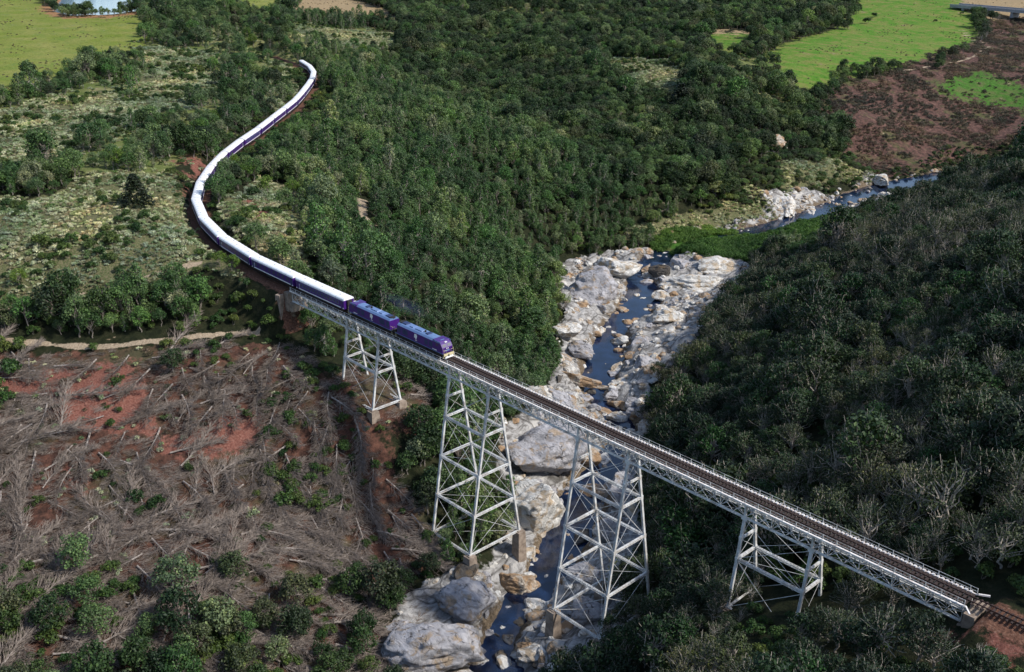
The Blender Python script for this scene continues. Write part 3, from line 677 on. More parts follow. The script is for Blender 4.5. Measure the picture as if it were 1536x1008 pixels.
def place(o, sc, half):
    p1, _ = at_s(sc-half); p2, _ = at_s(sc+half); c = (p1+p2)/2; d = p1-p2
    o.location = (c[0], c[1], RAILZ); o.rotation_euler = (0, 0, math.atan2(d[1], d[0]))
lo = make_loco(); place(lo, SF+8.8, 5); tag(lo, 'leading purple diesel locomotive with a pale blue roof on the bridge', 'locomotive', 'diesel locomotives pulling the train')
l2 = copy_tree(lo); place(l2, SF+8.8+18.1, 5); l2.rotation_euler.z += math.pi; l2['label'] = 'second purple locomotive, between the leading engine and the first white-roofed coach'
ca, cb_ = make_coach(0), make_coach(1)
ORD = ['first', 'second', 'third', 'fourth', 'fifth', 'sixth', 'seventh', 'eighth', 'ninth', 'tenth', 'eleventh', 'twelfth', 'thirteenth', 'fourteenth', 'fifteenth', 'sixteenth', 'seventeenth', 'eighteenth', 'nineteenth']
WH = {0: 'with many small windows', 1: 'just reaching the end of the bridge', 2: 'on the embankment beside the bridge', 18: 'the last of all'}
s0 = SF+36.4
for k in range(19):
    o = ca if k == 0 else cb_ if k == 1 else copy_tree(ca if k in (5, 9, 14) else cb_)
    place(o, s0+11+22*k, 7.6)
    tag(o, '%s purple coach with white roof behind the locomotives%s' % (ORD[k], ', '+WH[k] if k in WH else ''), 'railway coach', 'white roofed coaches of the train')

# ---------------------------------------------------------------- far road bridge at the top right
a, b = atz(1428, 7, 3.0), atz(1610, 22, 3.0); d = (b-a)[:2]; Lr = float(np.linalg.norm(d)); an = math.atan2(d[1], d[0]); c = (a+b)/2
rb = empty('road_bridge', (c[0], c[1], 0), an); tag(rb, 'distant grey concrete road bridge in the top right corner', 'road bridge')
m = MB(); m.box((0, 4, 1.8), (Lr, 14, 1.6)); m.build('deck', MAT['concrete'], rb)
for y in (-3.2, 11.2): m = MB(); m.box((0, y, 3.2), (Lr, .4, 1.2)); m.build('parapet', MAT['concrete'], rb)
m = MB(); m.box((0, 4, 2.68), (Lr, 13, .1)); m.build('carriageway', simple('far_asphalt', (.12, .12, .13), rough=.9), rb)
for x in np.linspace(-Lr/2+12, Lr/2-6, 5): m = MB(); m.box((x, 4, -6), (2.4, 11, 14.5)); m.build('pier', MAT['concrete'], rb)

# ---------------------------------------------------------------- plants: prototypes
G = {}
G['mid'] = foliage('leaves_mid_green', [(.032, .072, .024), (.060, .118, .040), (.105, .155, .065), (.036, .080, .030), (.14, .18, .095), (.060, .140, .036), (.16, .18, .12)], .2)
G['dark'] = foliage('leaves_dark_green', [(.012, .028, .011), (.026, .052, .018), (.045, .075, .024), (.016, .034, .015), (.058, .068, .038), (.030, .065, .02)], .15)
G['olive'] = foliage('leaves_olive', [(.010, .024, .010), (.020, .044, .018), (.036, .052, .026), (.012, .034, .013), (.028, .042, .024), (.018, .060, .016), (.046, .058, .034)], .15)  # right-bank leaves, darkened so the colour carries the cloud shade there
G['shrub'] = foliage('leaves_shrub', [(.022, .055, .016), (.045, .085, .022), (.075, .10, .028), (.030, .070, .018)], .2)
G['grey'] = foliage('leaves_grey_scrub', [(.20, .26, .12), (.34, .39, .25), (.50, .52, .40), (.22, .19, .12), (.09, .16, .05), (.36, .36, .26)], .1)
G['reed'] = foliage('leaves_reed', [(.045, .105, .020), (.075, .145, .030), (.06, .12, .024)], .2)
G['brown'] = foliage('leaves_dry_brown', [(.06, .045, .035), (.11, .08, .062), (.16, .125, .10), (.05, .055, .028), (.085, .05, .04)], .05)
G['cone'] = foliage('leaves_cypress', [(.006, .012, .006), (.009, .016, .008)], .05)
G['yellow'] = foliage('leaves_yellow', [(.22, .20, .02), (.12, .14, .02)], .2)
def leaf(mb, c, n, s, r, mi=0):
    n = n.normalized(); a = Vector((r.gauss(0, 1), r.gauss(0, 1), r.gauss(0, 1))); u = n.cross(a)
    if u.length < 1e-4: return
    u.normalize(); v = n.cross(u); su, sv = s*r.uniform(.6, 1.2), s*r.uniform(.35, .8)
    mb.add([c-u*su, c-v*sv+n*s*.12, c+u*su*.9, c+v*sv+n*s*.12], [(0, 1, 2, 3)], mi)
def clump(mb, c, rad, nl, s, r, mi=0, flat=.8):
    for _ in range(nl):
        d = Vector((r.gauss(0, 1), r.gauss(0, 1), r.gauss(0, 1)+.35)).normalized()
        q = rad*(r.random()**.35); p = c+Vector((d.x*q, d.y*q, d.z*q*flat))
        leaf(mb, p, d+Vector((r.gauss(0, .5), r.gauss(0, .5), .35+r.gauss(0, .4))), s, r, mi)
def limb(mb, a, b, r0, r1, r, mi=0, n=4, seg=3):
    a, b = Vector(a), Vector(b); L = (b-a).length; pts = [a+(b-a)*(k/seg)+(Vector((r.gauss(0, 1), r.gauss(0, 1), r.gauss(0, .6)))*L*.05 if 0 < k < seg else Vector((0, 0, 0))) for k in range(seg+1)]
    mb.tube(pts, [r0+(r1-r0)*k/seg for k in range(seg+1)], n, mi); return pts
def tree_proto(seed, shape, Hh, Rr, ncl, nl, ls, trunk_vis=.35, twigs=10):
    """returns (crown MB, wood MB); unit metres, base at the origin"""
    r = random.Random(seed); cr, wd = MB(), MB(); zb = Hh*trunk_vis; cents = []
    for k in range(ncl):
        if shape == 'round':
            a = r.uniform(0, 6.283); e = r.uniform(-.25, 1.0); q = math.sqrt(max(0, 1-e*e))*r.uniform(.62, 1.0); zc = (zb+Hh*.95)/2; c = Vector((math.cos(a)*q*Rr*.78, math.sin(a)*q*Rr*.78, zc+e*(Hh-zb)*.42)); rad = Rr*r.uniform(.26, .42)
        elif shape == 'tall':
            t = (k+.5)/ncl; a = k*2.4+r.uniform(-.4, .4); prof = math.sin(math.pi*min(1, (t*.86+.12)))**.7; c = Vector((math.cos(a)*prof*Rr*.6*r.uniform(.5, 1.1), math.sin(a)*prof*Rr*.6*r.uniform(.5, 1.1), zb+(Hh*.95-zb)*t)); rad = Rr*r.uniform(.30, .44)*(1.1-.4*t)
        elif shape == 'cone':
            t = (k/ncl)**1.15; a = k*2.4; c = Vector((math.cos(a)*(1-t)*Rr*.72, math.sin(a)*(1-t)*Rr*.72, zb+(Hh-zb)*t*.95)); rad = Rr*(.40-.22*t)
        else:   # dome shrub
            a = r.uniform(0, 6.283); q = math.sqrt(r.random()); c = Vector((math.cos(a)*q*Rr*.72, math.sin(a)*q*Rr*.72, Hh*(.25+.45*math.sqrt(max(0, 1-q*q))*r.uniform(.7, 1)))); rad = Rr*r.uniform(.26, .42)
        cents.append((c, rad)); clump(cr, c, rad, int(nl*(.6+.8*r.random())), ls, r)
    lean = Vector((r.uniform(-.06, .06)*Hh, r.uniform(-.06, .06)*Hh, Hh*.62)); base = Vector((0, 0, -.8))
    if shape != 'dome': limb(wd, base, lean, Hh*.022+.05, .07, r, n=6, seg=5)
    for c, rad in r.sample(cents, min(twigs, len(cents))):
        t = r.uniform(.3, .95); st = (base+(lean-base)*t) if shape != 'dome' else Vector((0, 0, -.2)); tip = c+(c-Vector((0, 0, Hh*.45))).normalized()*rad*r.uniform(.7, 1.05)
        limb(wd, st, tip, .075 if shape != 'dome' else .035, .02, r, n=3, seg=4)
    return cr, wd
def bare_proto(seed, Hh):
    r = random.Random(seed); wd = MB()
    def rec(a, d, L, rad, lv):
        b = a+d*L; limb(wd, a, b, rad, rad*.6, r, n=4 if lv < 2 else 3, seg=2)
        if lv >= 4: return
        for _ in range(3 if lv < 3 else 4):
            nd = (d+Vector((r.gauss(0, .5), r.gauss(0, .5), r.gauss(.10, .28)))).normalized(); rec(a+d*L*r.uniform(.6, 1), nd, L*r.uniform(.55, .8), rad*.55, lv+1)
    rec(Vector((0, 0, -.6)), Vector((r.uniform(-.1, .1), r.uniform(-.1, .1), 1)).normalized(), Hh*.34, .17, 0)
    return wd
def fallen_proto(seed, L):
    """a felled tree lying along +x with its broom of bare branches"""
    r = random.Random(seed); tr, br = MB(), MB(); z0 = .35
    bend = r.uniform(-.5, .5)
    def ax(t): return Vector((t*L, bend*math.sin(t*3), z0+.5*t+.25*math.sin(t*2.5)))
    tr.tube([ax(k/7) for k in range(8)], [.17*(1-k/9) for k in range(8)], 6, cap=True)
    for k in range(80):
        t = .12+.86*(k/62)**.8; a = ax(t); side = r.choice((-1, 1)); sp = r.uniform(.15, .9); ll = L*r.uniform(.22, .42)*(1.15-t*.55)
        d = Vector((1, side*sp, r.uniform(-.05, .75))).normalized(); b = a+d*ll; b.z = max(b.z, .15)
        pts = limb(br, a, b, .05, .014, r, n=3, seg=3)
        for _ in range(5):
            p = pts[r.choice((1, 2))]; d2 = (d+Vector((r.gauss(0, .35), r.gauss(0, .4), r.gauss(.1, .3)))).normalized(); q = p+d2*ll*r.uniform(.2, .5); q.z = max(q.z, .05); br.tube([p, q], [.022, .008], 3)
    return tr, br
def brush_proto(seed, Rr=1.6, n=70):
    r = random.Random(seed); br = MB(); base = r.uniform(0, 6.28)
    for _ in range(n):
        a = base+r.gauss(0, .5); o = Vector((r.uniform(-Rr, Rr), r.uniform(-Rr, Rr)*.7, r.uniform(.02, .35))); l = r.uniform(.6, 2.2)
        br.tube([o, o+Vector((math.cos(a)*l, math.sin(a)*l, r.uniform(-.05, .45)))], [.028, .01], 3)
    return br

PROTO = {}
def reg(kind, pairs, names): PROTO[kind] = (pairs, names)
def mk(kind, n, fn, mats, names):
    out = []
    for i in range(n):
        parts = fn(i); out.append([p.mesh(nm, mt) for p, mt, nm in zip(parts, mats, names)])
    PROTO[kind] = (out, names)
mk('round_mid', 5, lambda i: tree_proto(100+i, 'round', 7.5, 3.4, 28, 48, .25, .14, 12), (G['mid'], MAT['bark']), ('crown', 'trunk'))
mk('tall_mid', 5, lambda i: tree_proto(200+i, 'tall', 8.5, 2.7, 26, 44, .24, .10, 16), (G['mid'], MAT['palebark']), ('crown', 'trunk'))
mk('round_dark', 5, lambda i: tree_proto(300+i, 'round', 7.5, 3.5, 30, 46, .28, .12, 8), (G['dark'], MAT['bark']), ('crown', 'trunk'))
mk('round_olive', 6, lambda i: tree_proto(400+i, 'round', 7.0, 3.4, 28, 42, .23, .18, 26), (G['olive'], MAT['palebark']), ('crown', 'trunk'))
G['feather'] = foliage('leaves_feathery_grey', [(.020, .034, .018), (.044, .060, .034), (.064, .078, .048), (.028, .042, .02), (.052, .060, .040)], .2)  # right-bank feathery leaves, cloud shade likewise put into their colour
mk('feather', 5, lambda i: tree_proto(450+i, 'round', 7.0, 3.3, 24, 24, .19, .15, 24), (G['feather'], MAT['palebark']), ('crown', 'trunk'))
mk('bare', 4, lambda i: (bare_proto(500+i, 7.5),), (MAT['palebark'],), ('trunk',))
mk('shrub', 5, lambda i: tree_proto(600+i, 'dome', 2.6, 1.8, 14, 42, .20, 0, 4), (G['shrub'], MAT['bark']), ('foliage', 'stems'))
mk('reed', 3, lambda i: tree_proto(650+i, 'dome', 1.8, 2.2, 16, 46, .16, 0, 0), (G['reed'], MAT['bark']), ('foliage', 'stems'))
mk('grey', 4, lambda i: tree_proto(700+i, 'dome', 1.0, 1.0, 9, 26, .13, 0, 3), (G['grey'], MAT['palebark']), ('foliage', 'stems'))
mk('brown', 4, lambda i: tree_proto(750+i, 'dome', 1.1, 1.4, 8, 22, .17, 0, 6), (G['brown'], MAT['deadwood']), ('foliage', 'stems'))
mk('cone', 2, lambda i: tree_proto(800+i, 'cone', 9.0, 3.0, 46, 46, .28, .02, 3), (G['cone'], MAT['bark']), ('crown', 'trunk'))
mk('fallen', 5, lambda i: fallen_proto(900+i, 8.5), (MAT['deadwood_pale'], MAT['deadwood']), ('trunk', 'branches'))
mk('brush', 4, lambda i: (brush_proto(950+i),), (MAT['deadwood'],), ('branches',))

LIB = {}
def library(kind):
    """one joined mesh per variant, in a collection of its own, for scattering the uncountable rest"""
    if kind in LIB: return LIB[kind]
    col = bpy.data.collections.new('library_'+kind)
    for i, ms in enumerate(PROTO[kind][0]):
        bm = bmesh.new(); mats = []
        for m in ms:
            k = len(bm.faces); bm.from_mesh(m); bm.faces.ensure_lookup_table()
            for f in bm.faces[k:]: f.material_index = len(mats)
            mats.append(m.materials[0])
        me = bpy.data.meshes.new('lib_%s_%d' % (kind, i)); bm.to_mesh(me); bm.free()
        for mt in mats: me.materials.append(mt)
        col.objects.link(bpy.data.objects.new('plant_source', me))
    LIB[kind] = col; return col
def scatter(name, kind, pts, label, cat):
    """pts rows: x y z rotz scale_xy scale_z tilt"""
    if not len(pts): return
    pts = np.asarray(pts, np.float32); me = bpy.data.meshes.new(name); me.from_pydata([tuple(p[:3]) for p in pts.tolist()], [], [])
    a = me.attributes.new('rot', 'FLOAT_VECTOR', 'POINT'); v = np.zeros((len(pts), 3), np.float32); v[:, 2] = pts[:, 3]; v[:, 0] = pts[:, 6]; a.data.foreach_set('vector', v.ravel())
    a = me.attributes.new('scl', 'FLOAT_VECTOR', 'POINT'); v = np.stack([pts[:, 4], pts[:, 4], pts[:, 5]], 1).astype(np.float32); a.data.foreach_set('vector', v.ravel())
    o = bpy.data.objects.new(name, me); COL.objects.link(o); tag(o, label, cat, kind='stuff')
    g = bpy.data.node_groups.new('scatter_'+name, 'GeometryNodeTree'); g.is_modifier = True
    g.interface.new_socket('Geometry', in_out='INPUT', socket_type='NodeSocketGeometry'); g.interface.new_socket('Geometry', in_out='OUTPUT', socket_type='NodeSocketGeometry')
    i_ = g.nodes.new('NodeGroupInput'); o_ = g.nodes.new('NodeGroupOutput'); ip = g.nodes.new('GeometryNodeInstanceOnPoints'); ci = g.nodes.new('GeometryNodeCollectionInfo')
    ci.inputs['Collection'].default_value = library(kind); ci.inputs['Separate Children'].default_value = True; ci.inputs['Reset Children'].default_value = True
    ar = g.nodes.new('GeometryNodeInputNamedAttribute'); ar.data_type = 'FLOAT_VECTOR'; ar.inputs[0].default_value = 'rot'
    sc = g.nodes.new('GeometryNodeInputNamedAttribute'); sc.data_type = 'FLOAT_VECTOR'; sc.inputs[0].default_value = 'scl'
    er = g.nodes.new('FunctionNodeEulerToRotation'); g.links.new(ar.outputs[0], er.inputs[0])
    ip.inputs['Pick Instance'].default_value = True
    rv = g.nodes.new('FunctionNodeRandomValue'); rv.data_type = 'INT'
    mn = [s for s in rv.inputs if s.name == 'Min' and s.enabled][0]; mx = [s for s in rv.inputs if s.name == 'Max' and s.enabled][0]; mn.default_value = 0; mx.default_value = 11
    g.links.new([s for s in rv.outputs if s.enabled][0], ip.inputs['Instance Index'])
    g.links.new(i_.outputs[0], ip.inputs['Points']); g.links.new(ci.outputs[0], ip.inputs['Instance']); g.links.new(er.outputs[0], ip.inputs['Rotation']); g.links.new(sc.outputs[0], ip.inputs['Scale'])
    g.links.new(ip.outputs[0], o_.inputs[0])
    md = o.modifiers.new('scatter', 'NODES'); md.node_group = g
    return o
def stand(name, kind, row, label, cat, group, i):
    ms, nms = PROTO[kind]; ms = ms[i % len(ms)]
    if len(ms) == 1 or kind == 'brush':
        o = bpy.data.objects.new(name, ms[0]); COL.objects.link(o)
    else:
        o = empty(name)
        for m, nm in zip(ms, nms):
            if not len(m.polygons): continue
            c = bpy.data.objects.new(nm, m); COL.objects.link(c); c.parent = o
    o.location = row[:3]; o.rotation_euler = (row[6], 0, row[3]); o.scale = (row[4], row[4], row[5])
    tag(o, label, cat, group); return o

# ---------------------------------------------------------------- where plants grow
def jitter_grid(step, seed, xr=(-900, 235), yr=(-135, 1000)):
    r = np.random.default_rng(seed); x, y = np.meshgrid(np.arange(xr[0], xr[1], step), np.arange(yr[0], yr[1], step), indexing='ij')
    x = (x+r.uniform(0, step*.95, x.shape)).ravel(); y = (y+r.uniform(0, step*.95, y.shape)).ravel(); z = H(x, y)
    u, v, d = proj(np.stack([x, y, z+3], 1)); k = (d > 20) & (u > -110) & (u < 1650) & (v > -70) & (v < 1130)
    return x[k], y[k], z[k], u[k], v[k], d[k], r
def zones(x, y):
    amp = np.where(np.hypot(x-CAM[0], y-CAM[1]) > 380, 9.0, 2.0); nx_ = np.array([noise.noise((a/17, b/17, 21.0)) for a, b in zip(x, y)])*amp*1.6; ny_ = np.array([noise.noise((a/17, b/17, 41.0)) for a, b in zip(x, y)])*amp*1.6
    zz = {k: in_zone(k, x+nx_, y+ny_) for k in ZW}
    dr, pr = seg_dist(x, y, RS[:, :2]); zz['dR'] = dr-RS[np.clip(pr.astype(int), 0, len(RS)-1), 3]
    zz['dT'] = seg_dist(x, y, TS)[0]; zz['dP'] = np.min([seg_dist(x, y, l)[0]-w_ for l, w_ in RW], axis=0)
    zz['open'] = zz['field_yellow'] | zz['field_green'] | zz['field_bright'] | zz['field_tan'] | zz['pond']
    zz['br'] = (x > -4) & (x < 177) & (y > -8) & (y < 11)
    return zz
def rows(x, y, z, r, s0, s1, tilt=0.0, sink=0.0):
    s = r.uniform(s0, s1, len(x))
    if s1 > 1.05 and s1 < 1.4 and tilt == 0: s *= 1+.55*np.array([noise.noise((a/19, b/19, 7.7)) for a, b in zip(x, y)]); s = np.where(r.random(len(x)) < .06, s*1.45, s)
    return np.stack([x, y, z-sink, r.uniform(0, 6.283, len(x)), s, s*r.uniform(.85, 1.2, len(x)), r.normal(0, 1, len(x))*tilt], 1)
def plant(kind, name, rw, dep, group, label_of, cat, stuffname, stufflabel, cap=300, u=None, v=None):
    """the nearest ones in view each stand alone, the rest are one mass"""
    inview = (u > -12) & (u < 1548) & (v > -10) & (v < 1030); order = np.argsort(np.where(inview, dep/rw[:, 4], 1e9)); solo = order[:cap]; rest = order[cap:]
    for n, i in enumerate(solo):
        lab, gr = label_of(rw[i], u[i], v[i]); stand(name, kind, rw[i].tolist(), lab, cat, gr or group, n*7+3)
    if len(rest): scatter(stuffname, kind, rw[rest], stufflabel, cat)

# woodland -------------------------------------------------------
x, y, z, u, v, d, r = jitter_grid(3.5, 11); q = zones(x, y)
bridge_gap = np.where(q['br'], -z-1.0, 99)
bridge_gap = np.where((x > 120) & (x < 156) & (y > -19) & (y < 12), np.minimum(bridge_gap, np.maximum(-11.5-z, 1.2)), bridge_gap)
bridge_gap = np.where((x > 14) & (x < 44) & (y > -30) & (y < 9), 1.5, bridge_gap)
bridge_gap = np.where((y > 235) & (q['dR'] < 34) & (u > 1100), 3.3, bridge_gap)
rk2 = seg_dist(x, y, RS[:, :2])[0]
q['thin'] = q['grassy'] & (np.array([noise.noise((a/16, b/16, 3.3)) for a, b in zip(x, y)])+.25*r.normal(0, 1, len(x)) < .12)
ok = ~(q['open'] | q['rock'] | q['reeds'] | q['fell'] | q['slash'] | q['scrub'] | q['lowscrub'] | q['red']) & (q['dR'] > 3) & (q['dT'] > np.where((x > -1) & (x < 172), 0, np.where(x > 100, 10.5, 5.5))) & (q['dP'] > 1.8) & (bridge_gap > 3.0) & ~q['thin'] & ~((y > 235) & (q['dR'] < 13) & (u > 1040))
# camera-side embankment stays low so the train shows
def camera_side(x, y):
    d_, p_ = seg_dist(x, y, TS); i_ = np.clip(p_.astype(int), 0, len(TS)-2); f_ = (p_-i_)[:, None]; c_ = TS[i_]*(1-f_)+TS[i_+1]*f_
    return ((np.stack([x, y], 1)-c_)@np.array([.62, -.5]) > 0) & (x < 2)
cs = camera_side(x, y); ok &= ~(cs & (q['dT'] < 15))
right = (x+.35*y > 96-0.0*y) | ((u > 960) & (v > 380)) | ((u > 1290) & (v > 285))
leftbot = (v > 520) & (u < 660)
ok &= ~(leftbot & (v > 780) & (v < 1000) & (r.random(len(x)) < .6))
q['fell'] &= ~((v > 850) & (r.random(len(x)) < .16) & (q['fell']))
keep_lb = (v > 850) & leftbot & (r.random(len(x)) < np.where(v > 940, .38, .12)) & ~q['rock'] & (q['dR'] > 3); ok |= keep_lb
ravine = (u > 560) & (v < 330) & ((v-95) < (u-560)*.46) & ~right
middle = ~right & ~leftbot & ~ravine & (u > 440)
patch = np.array([noise.noise((a/45, b/45, 1.7)) for a, b in zip(x, y)])
k_right = ok & right; k_dark = ok & ravine; k_mid = ok & middle; k_left = ok & ~(right | ravine | middle) & ~leftbot; k_lb = ok & leftbot
cap_z = lambda rw, bg, hh: rw
def clamp(rw, bg, base_h):
    s = np.minimum(rw[:, 5], np.maximum(.25, bg/base_h)); f = s/rw[:, 5]; rw[:, 5] = s; rw[:, 4] *= np.sqrt(f); return rw
big = r.random(len(x))
def sel(mask, frac_lo, frac_hi): return mask & (big >= frac_lo) & (big < frac_hi)
k_fe = k_right & (patch+.25*r.normal(0, 1, len(x)) > .08) & (big < .9); k_right &= ~k_fe
m_ = k_fe; rw = clamp(rows(x[m_], y[m_], z[m_], r, .5, 1.25), bridge_gap[m_], 7.6)
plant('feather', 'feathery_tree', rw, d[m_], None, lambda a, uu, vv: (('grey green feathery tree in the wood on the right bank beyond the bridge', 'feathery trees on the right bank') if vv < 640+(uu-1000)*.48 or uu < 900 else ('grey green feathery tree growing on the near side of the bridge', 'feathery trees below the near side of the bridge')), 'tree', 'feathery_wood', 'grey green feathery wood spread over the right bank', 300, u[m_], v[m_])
m_ = sel(k_right, 0, .90); rw = clamp(rows(x[m_], y[m_], z[m_], r, .45, 1.35), bridge_gap[m_], 7.6)
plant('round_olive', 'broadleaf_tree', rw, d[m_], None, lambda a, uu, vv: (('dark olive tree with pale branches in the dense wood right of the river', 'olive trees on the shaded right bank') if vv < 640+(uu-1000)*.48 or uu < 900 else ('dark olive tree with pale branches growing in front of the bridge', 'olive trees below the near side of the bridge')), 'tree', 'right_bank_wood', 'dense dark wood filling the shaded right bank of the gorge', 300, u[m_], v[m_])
m_ = sel(k_right, .93, 1); rw = clamp(rows(x[m_], y[m_], z[m_], r, .5, .95), bridge_gap[m_], 9)
plant('bare', 'leafless_tree', rw, d[m_], 'leafless trees on the right bank', lambda a, uu, vv: ('pale leafless tree standing among the dark trees of the right bank', None), 'bare tree', 'leafless_trees', 'pale leafless trees scattered through the far wood', 300, u[m_], v[m_])
m_ = sel(k_mid, 0, .62) | sel(k_left, 0, .25); rw = clamp(rows(x[m_], y[m_], z[m_], r, .4, 1.15), bridge_gap[m_], 9.3)
plant('tall_mid', 'slender_tree', rw, d[m_], None, lambda a, uu, vv: (('slender green tree on the wooded slope between the train and the river', 'slender trees on the left bank') if uu > 470 else ('slender green tree left of the curving train', 'slender trees left of the train')), 'tree', 'left_bank_wood', 'fine leaved green wood covering the left bank slope', 300, u[m_], v[m_])
m_ = sel(k_mid, .62, 1) | sel(k_left, .25, .8) | sel(k_lb, 0, .15) | sel(k_dark, 0, .42); rw = clamp(rows(x[m_], y[m_], z[m_], r, .4, 1.2), bridge_gap[m_], 8)
plant('round_mid', 'round_tree', rw, d[m_], None, lambda a, uu, vv: (('bushy mid green tree on the slope between the train and the river', 'bushy trees on the left bank') if uu > 470 and vv < 620 else ('bushy green tree below the felled slope at the lower left', 'bushy trees at the lower left') if vv > 620 else ('bushy green tree between the fields and the curving train', 'bushy trees left of the train')), 'tree', 'bushy_wood', 'mixed bushy green wood around the train and valley', 300, u[m_], v[m_])
m_ = sel(k_dark, .42, 1) | sel(k_left, .8, 1) | sel(k_lb, .15, 1); rw = clamp(rows(x[m_], y[m_], z[m_], r, .55, 1.2), bridge_gap[m_], 8)  # lower left mostly takes the dark leaves, standing in for cloud shade
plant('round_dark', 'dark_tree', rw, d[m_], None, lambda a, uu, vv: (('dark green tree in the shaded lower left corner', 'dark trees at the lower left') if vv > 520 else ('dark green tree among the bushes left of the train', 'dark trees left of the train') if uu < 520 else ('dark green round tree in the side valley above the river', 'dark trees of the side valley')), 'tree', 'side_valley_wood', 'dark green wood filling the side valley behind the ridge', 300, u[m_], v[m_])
NW = len(x)

# undergrowth between the trees so no smooth ground shows
x, y, z, u, v, d, r = jitter_grid(3.1, 12, (-520, 235), (-135, 560)); q = zones(x, y)
pn = np.array([noise.noise((a/14, b/14, 5.7)) for a, b in zip(x, y)]); bg = np.where(q['br'], -z-1.0, 99)
base = ~(q['open'] | q['rock'] | q['reeds']) & (q['dR'] > 1) & (q['dT'] > 3.6) & (q['dP'] > .8) & (bg > 1)
cs = camera_side(x, y); base &= ~(cs & (q['dT'] < 4.6))
under = base & ~(q['scrub'] | q['fell'] | q['slash'] | q['red'] | q['lowscrub'])
rr = r.random(len(x)); sh = (q['scrub'] | q['lowscrub']) & base & (pn > .12) & (rr < .5); fl = q['fell'] & base & (pn > .05-.3*(v > 830)) & (rr < .38+.3*(v > 830))
m_ = (q['grassy'] & base & (pn > .0) & (rr < .35)) | (under & ~q['grassy'] & ((rr < .6) | (cs & (q['dT'] < 18)))) | sh | fl | (base & (x > 14) & (x < 46) & (y > -26) & (y < 10) & (rr < .8)) | (base & (y > 235) & (q['dR'] < 13) & (u > 1040) & ~q['lowscrub'] & (rr < .7)); rw = clamp(rows(x[m_], y[m_], z[m_], r, .5, 1.25), bg[m_], 3)
plant('shrub', 'green_shrub', rw, d[m_], None, lambda a, uu, vv: (('low green shrub among the felled grey trees on the red slope', 'shrubs on the felled slope') if uu < 650 and vv > 520 else ('low green shrub on the slopes beside the railway', 'shrubs beside the railway') if uu < 560 else ('low green shrub at the foot of the trees by the gorge', 'shrubs in the gorge')), 'shrub', 'undergrowth', 'green undergrowth filling the gaps between the trees', 300, u[m_], v[m_])
# pale scrub
x, y, z, u, v, d, r = jitter_grid(1.25, 13, (-520, 40), (-110, 470)); q = zones(x, y); rr = r.random(len(x))
pn = np.array([noise.noise((a/6, b/6, 9.1)) for a, b in zip(x, y)])
m_ = ((q['scrub'] | q['lowscrub']) & (q['dT'] > 3.5) & (q['dP'] > .3) & (pn > -.28) & (rr < .88)) | (q['grassy'] & ~q['open'] & (pn > .1) & (rr < .5) & (q['dT'] > 3.5)) | ((q['red'] | (q['fell'])) & (rr < .06) & (q['dP'] > .3))
scatter('pale_scrub', 'grey', rows(x[m_], y[m_], z[m_], r, .5, 1.15), 'pale grey green scrub carpeting the open slopes', 'scrub')
# dry brush on the cleared far slope and the felled slope
x, y, z, u, v, d, r = jitter_grid(1.9, 14, (-300, 110), (-130, 900)); q = zones(x, y); rr = r.random(len(x))
pn = np.array([noise.noise((a/9+b/30, b/9, 4.4)) for a, b in zip(x, y)])
m_ = q['slash'] & (~q['field_bright'] | (rr < .13)) & (pn > -.14) & (rr < .8) & (q['dR'] > 0)
scatter('dry_brush', 'brown', rows(x[m_], y[m_], z[m_], r, .6, 1.5), 'dry brown brush left on the cleared slope across the river', 'brush')
m_ = q['fell'] & (pn > -.25) & (rr < .75) & (q['dP'] > .6) & ~(q['red'] & (rr > .12)) & ~q['rock']
scatter('felled_litter', 'brush', rows(x[m_], y[m_], z[m_], r, .6, 1.3), 'grey twigs and branches littering the felled slope', 'brush')
m_ = q['fell'] & (pn < .1) & (rr > .55) & (rr < .68) & (q['dP'] > .6)
scatter('felled_scrub', 'brown', rows(x[m_], y[m_], z[m_], r, .5, 1.1), 'dry brown tufts between the felled trees', 'brush')
x, y, z, u, v, d, r = jitter_grid(1.9, 15, (-110, 80), (120, 420)); m_ = in_zone('reeds', x, y) & (seg_dist(x, y, RS[:, :2])[0] > 3)
scatter('reed_bed', 'reed', rows(x[m_], y[m_], z[m_], r, 1.0, 1.6), 'bright green reed bed beside the river', 'reeds')
x, y, z, u, v, d, r = jitter_grid(3.2, 19, (-760, 40), (-60, 1000)); q = zones(x, y); rr = r.random(len(x)); pn = np.array([noise.noise((a/24, b/24, 8.8)) for a, b in zip(x, y)])
m_ = (q['field_yellow'] | q['field_green'] | q['field_bright'] | q['field_tan']) & (rr < .03+.35*(pn > .30))
scatter('rough_grass', 'brown', rows(x[m_], y[m_], z[m_], r, .3, .7), 'rough dry tussocks dotted over the pastures', 'grass')
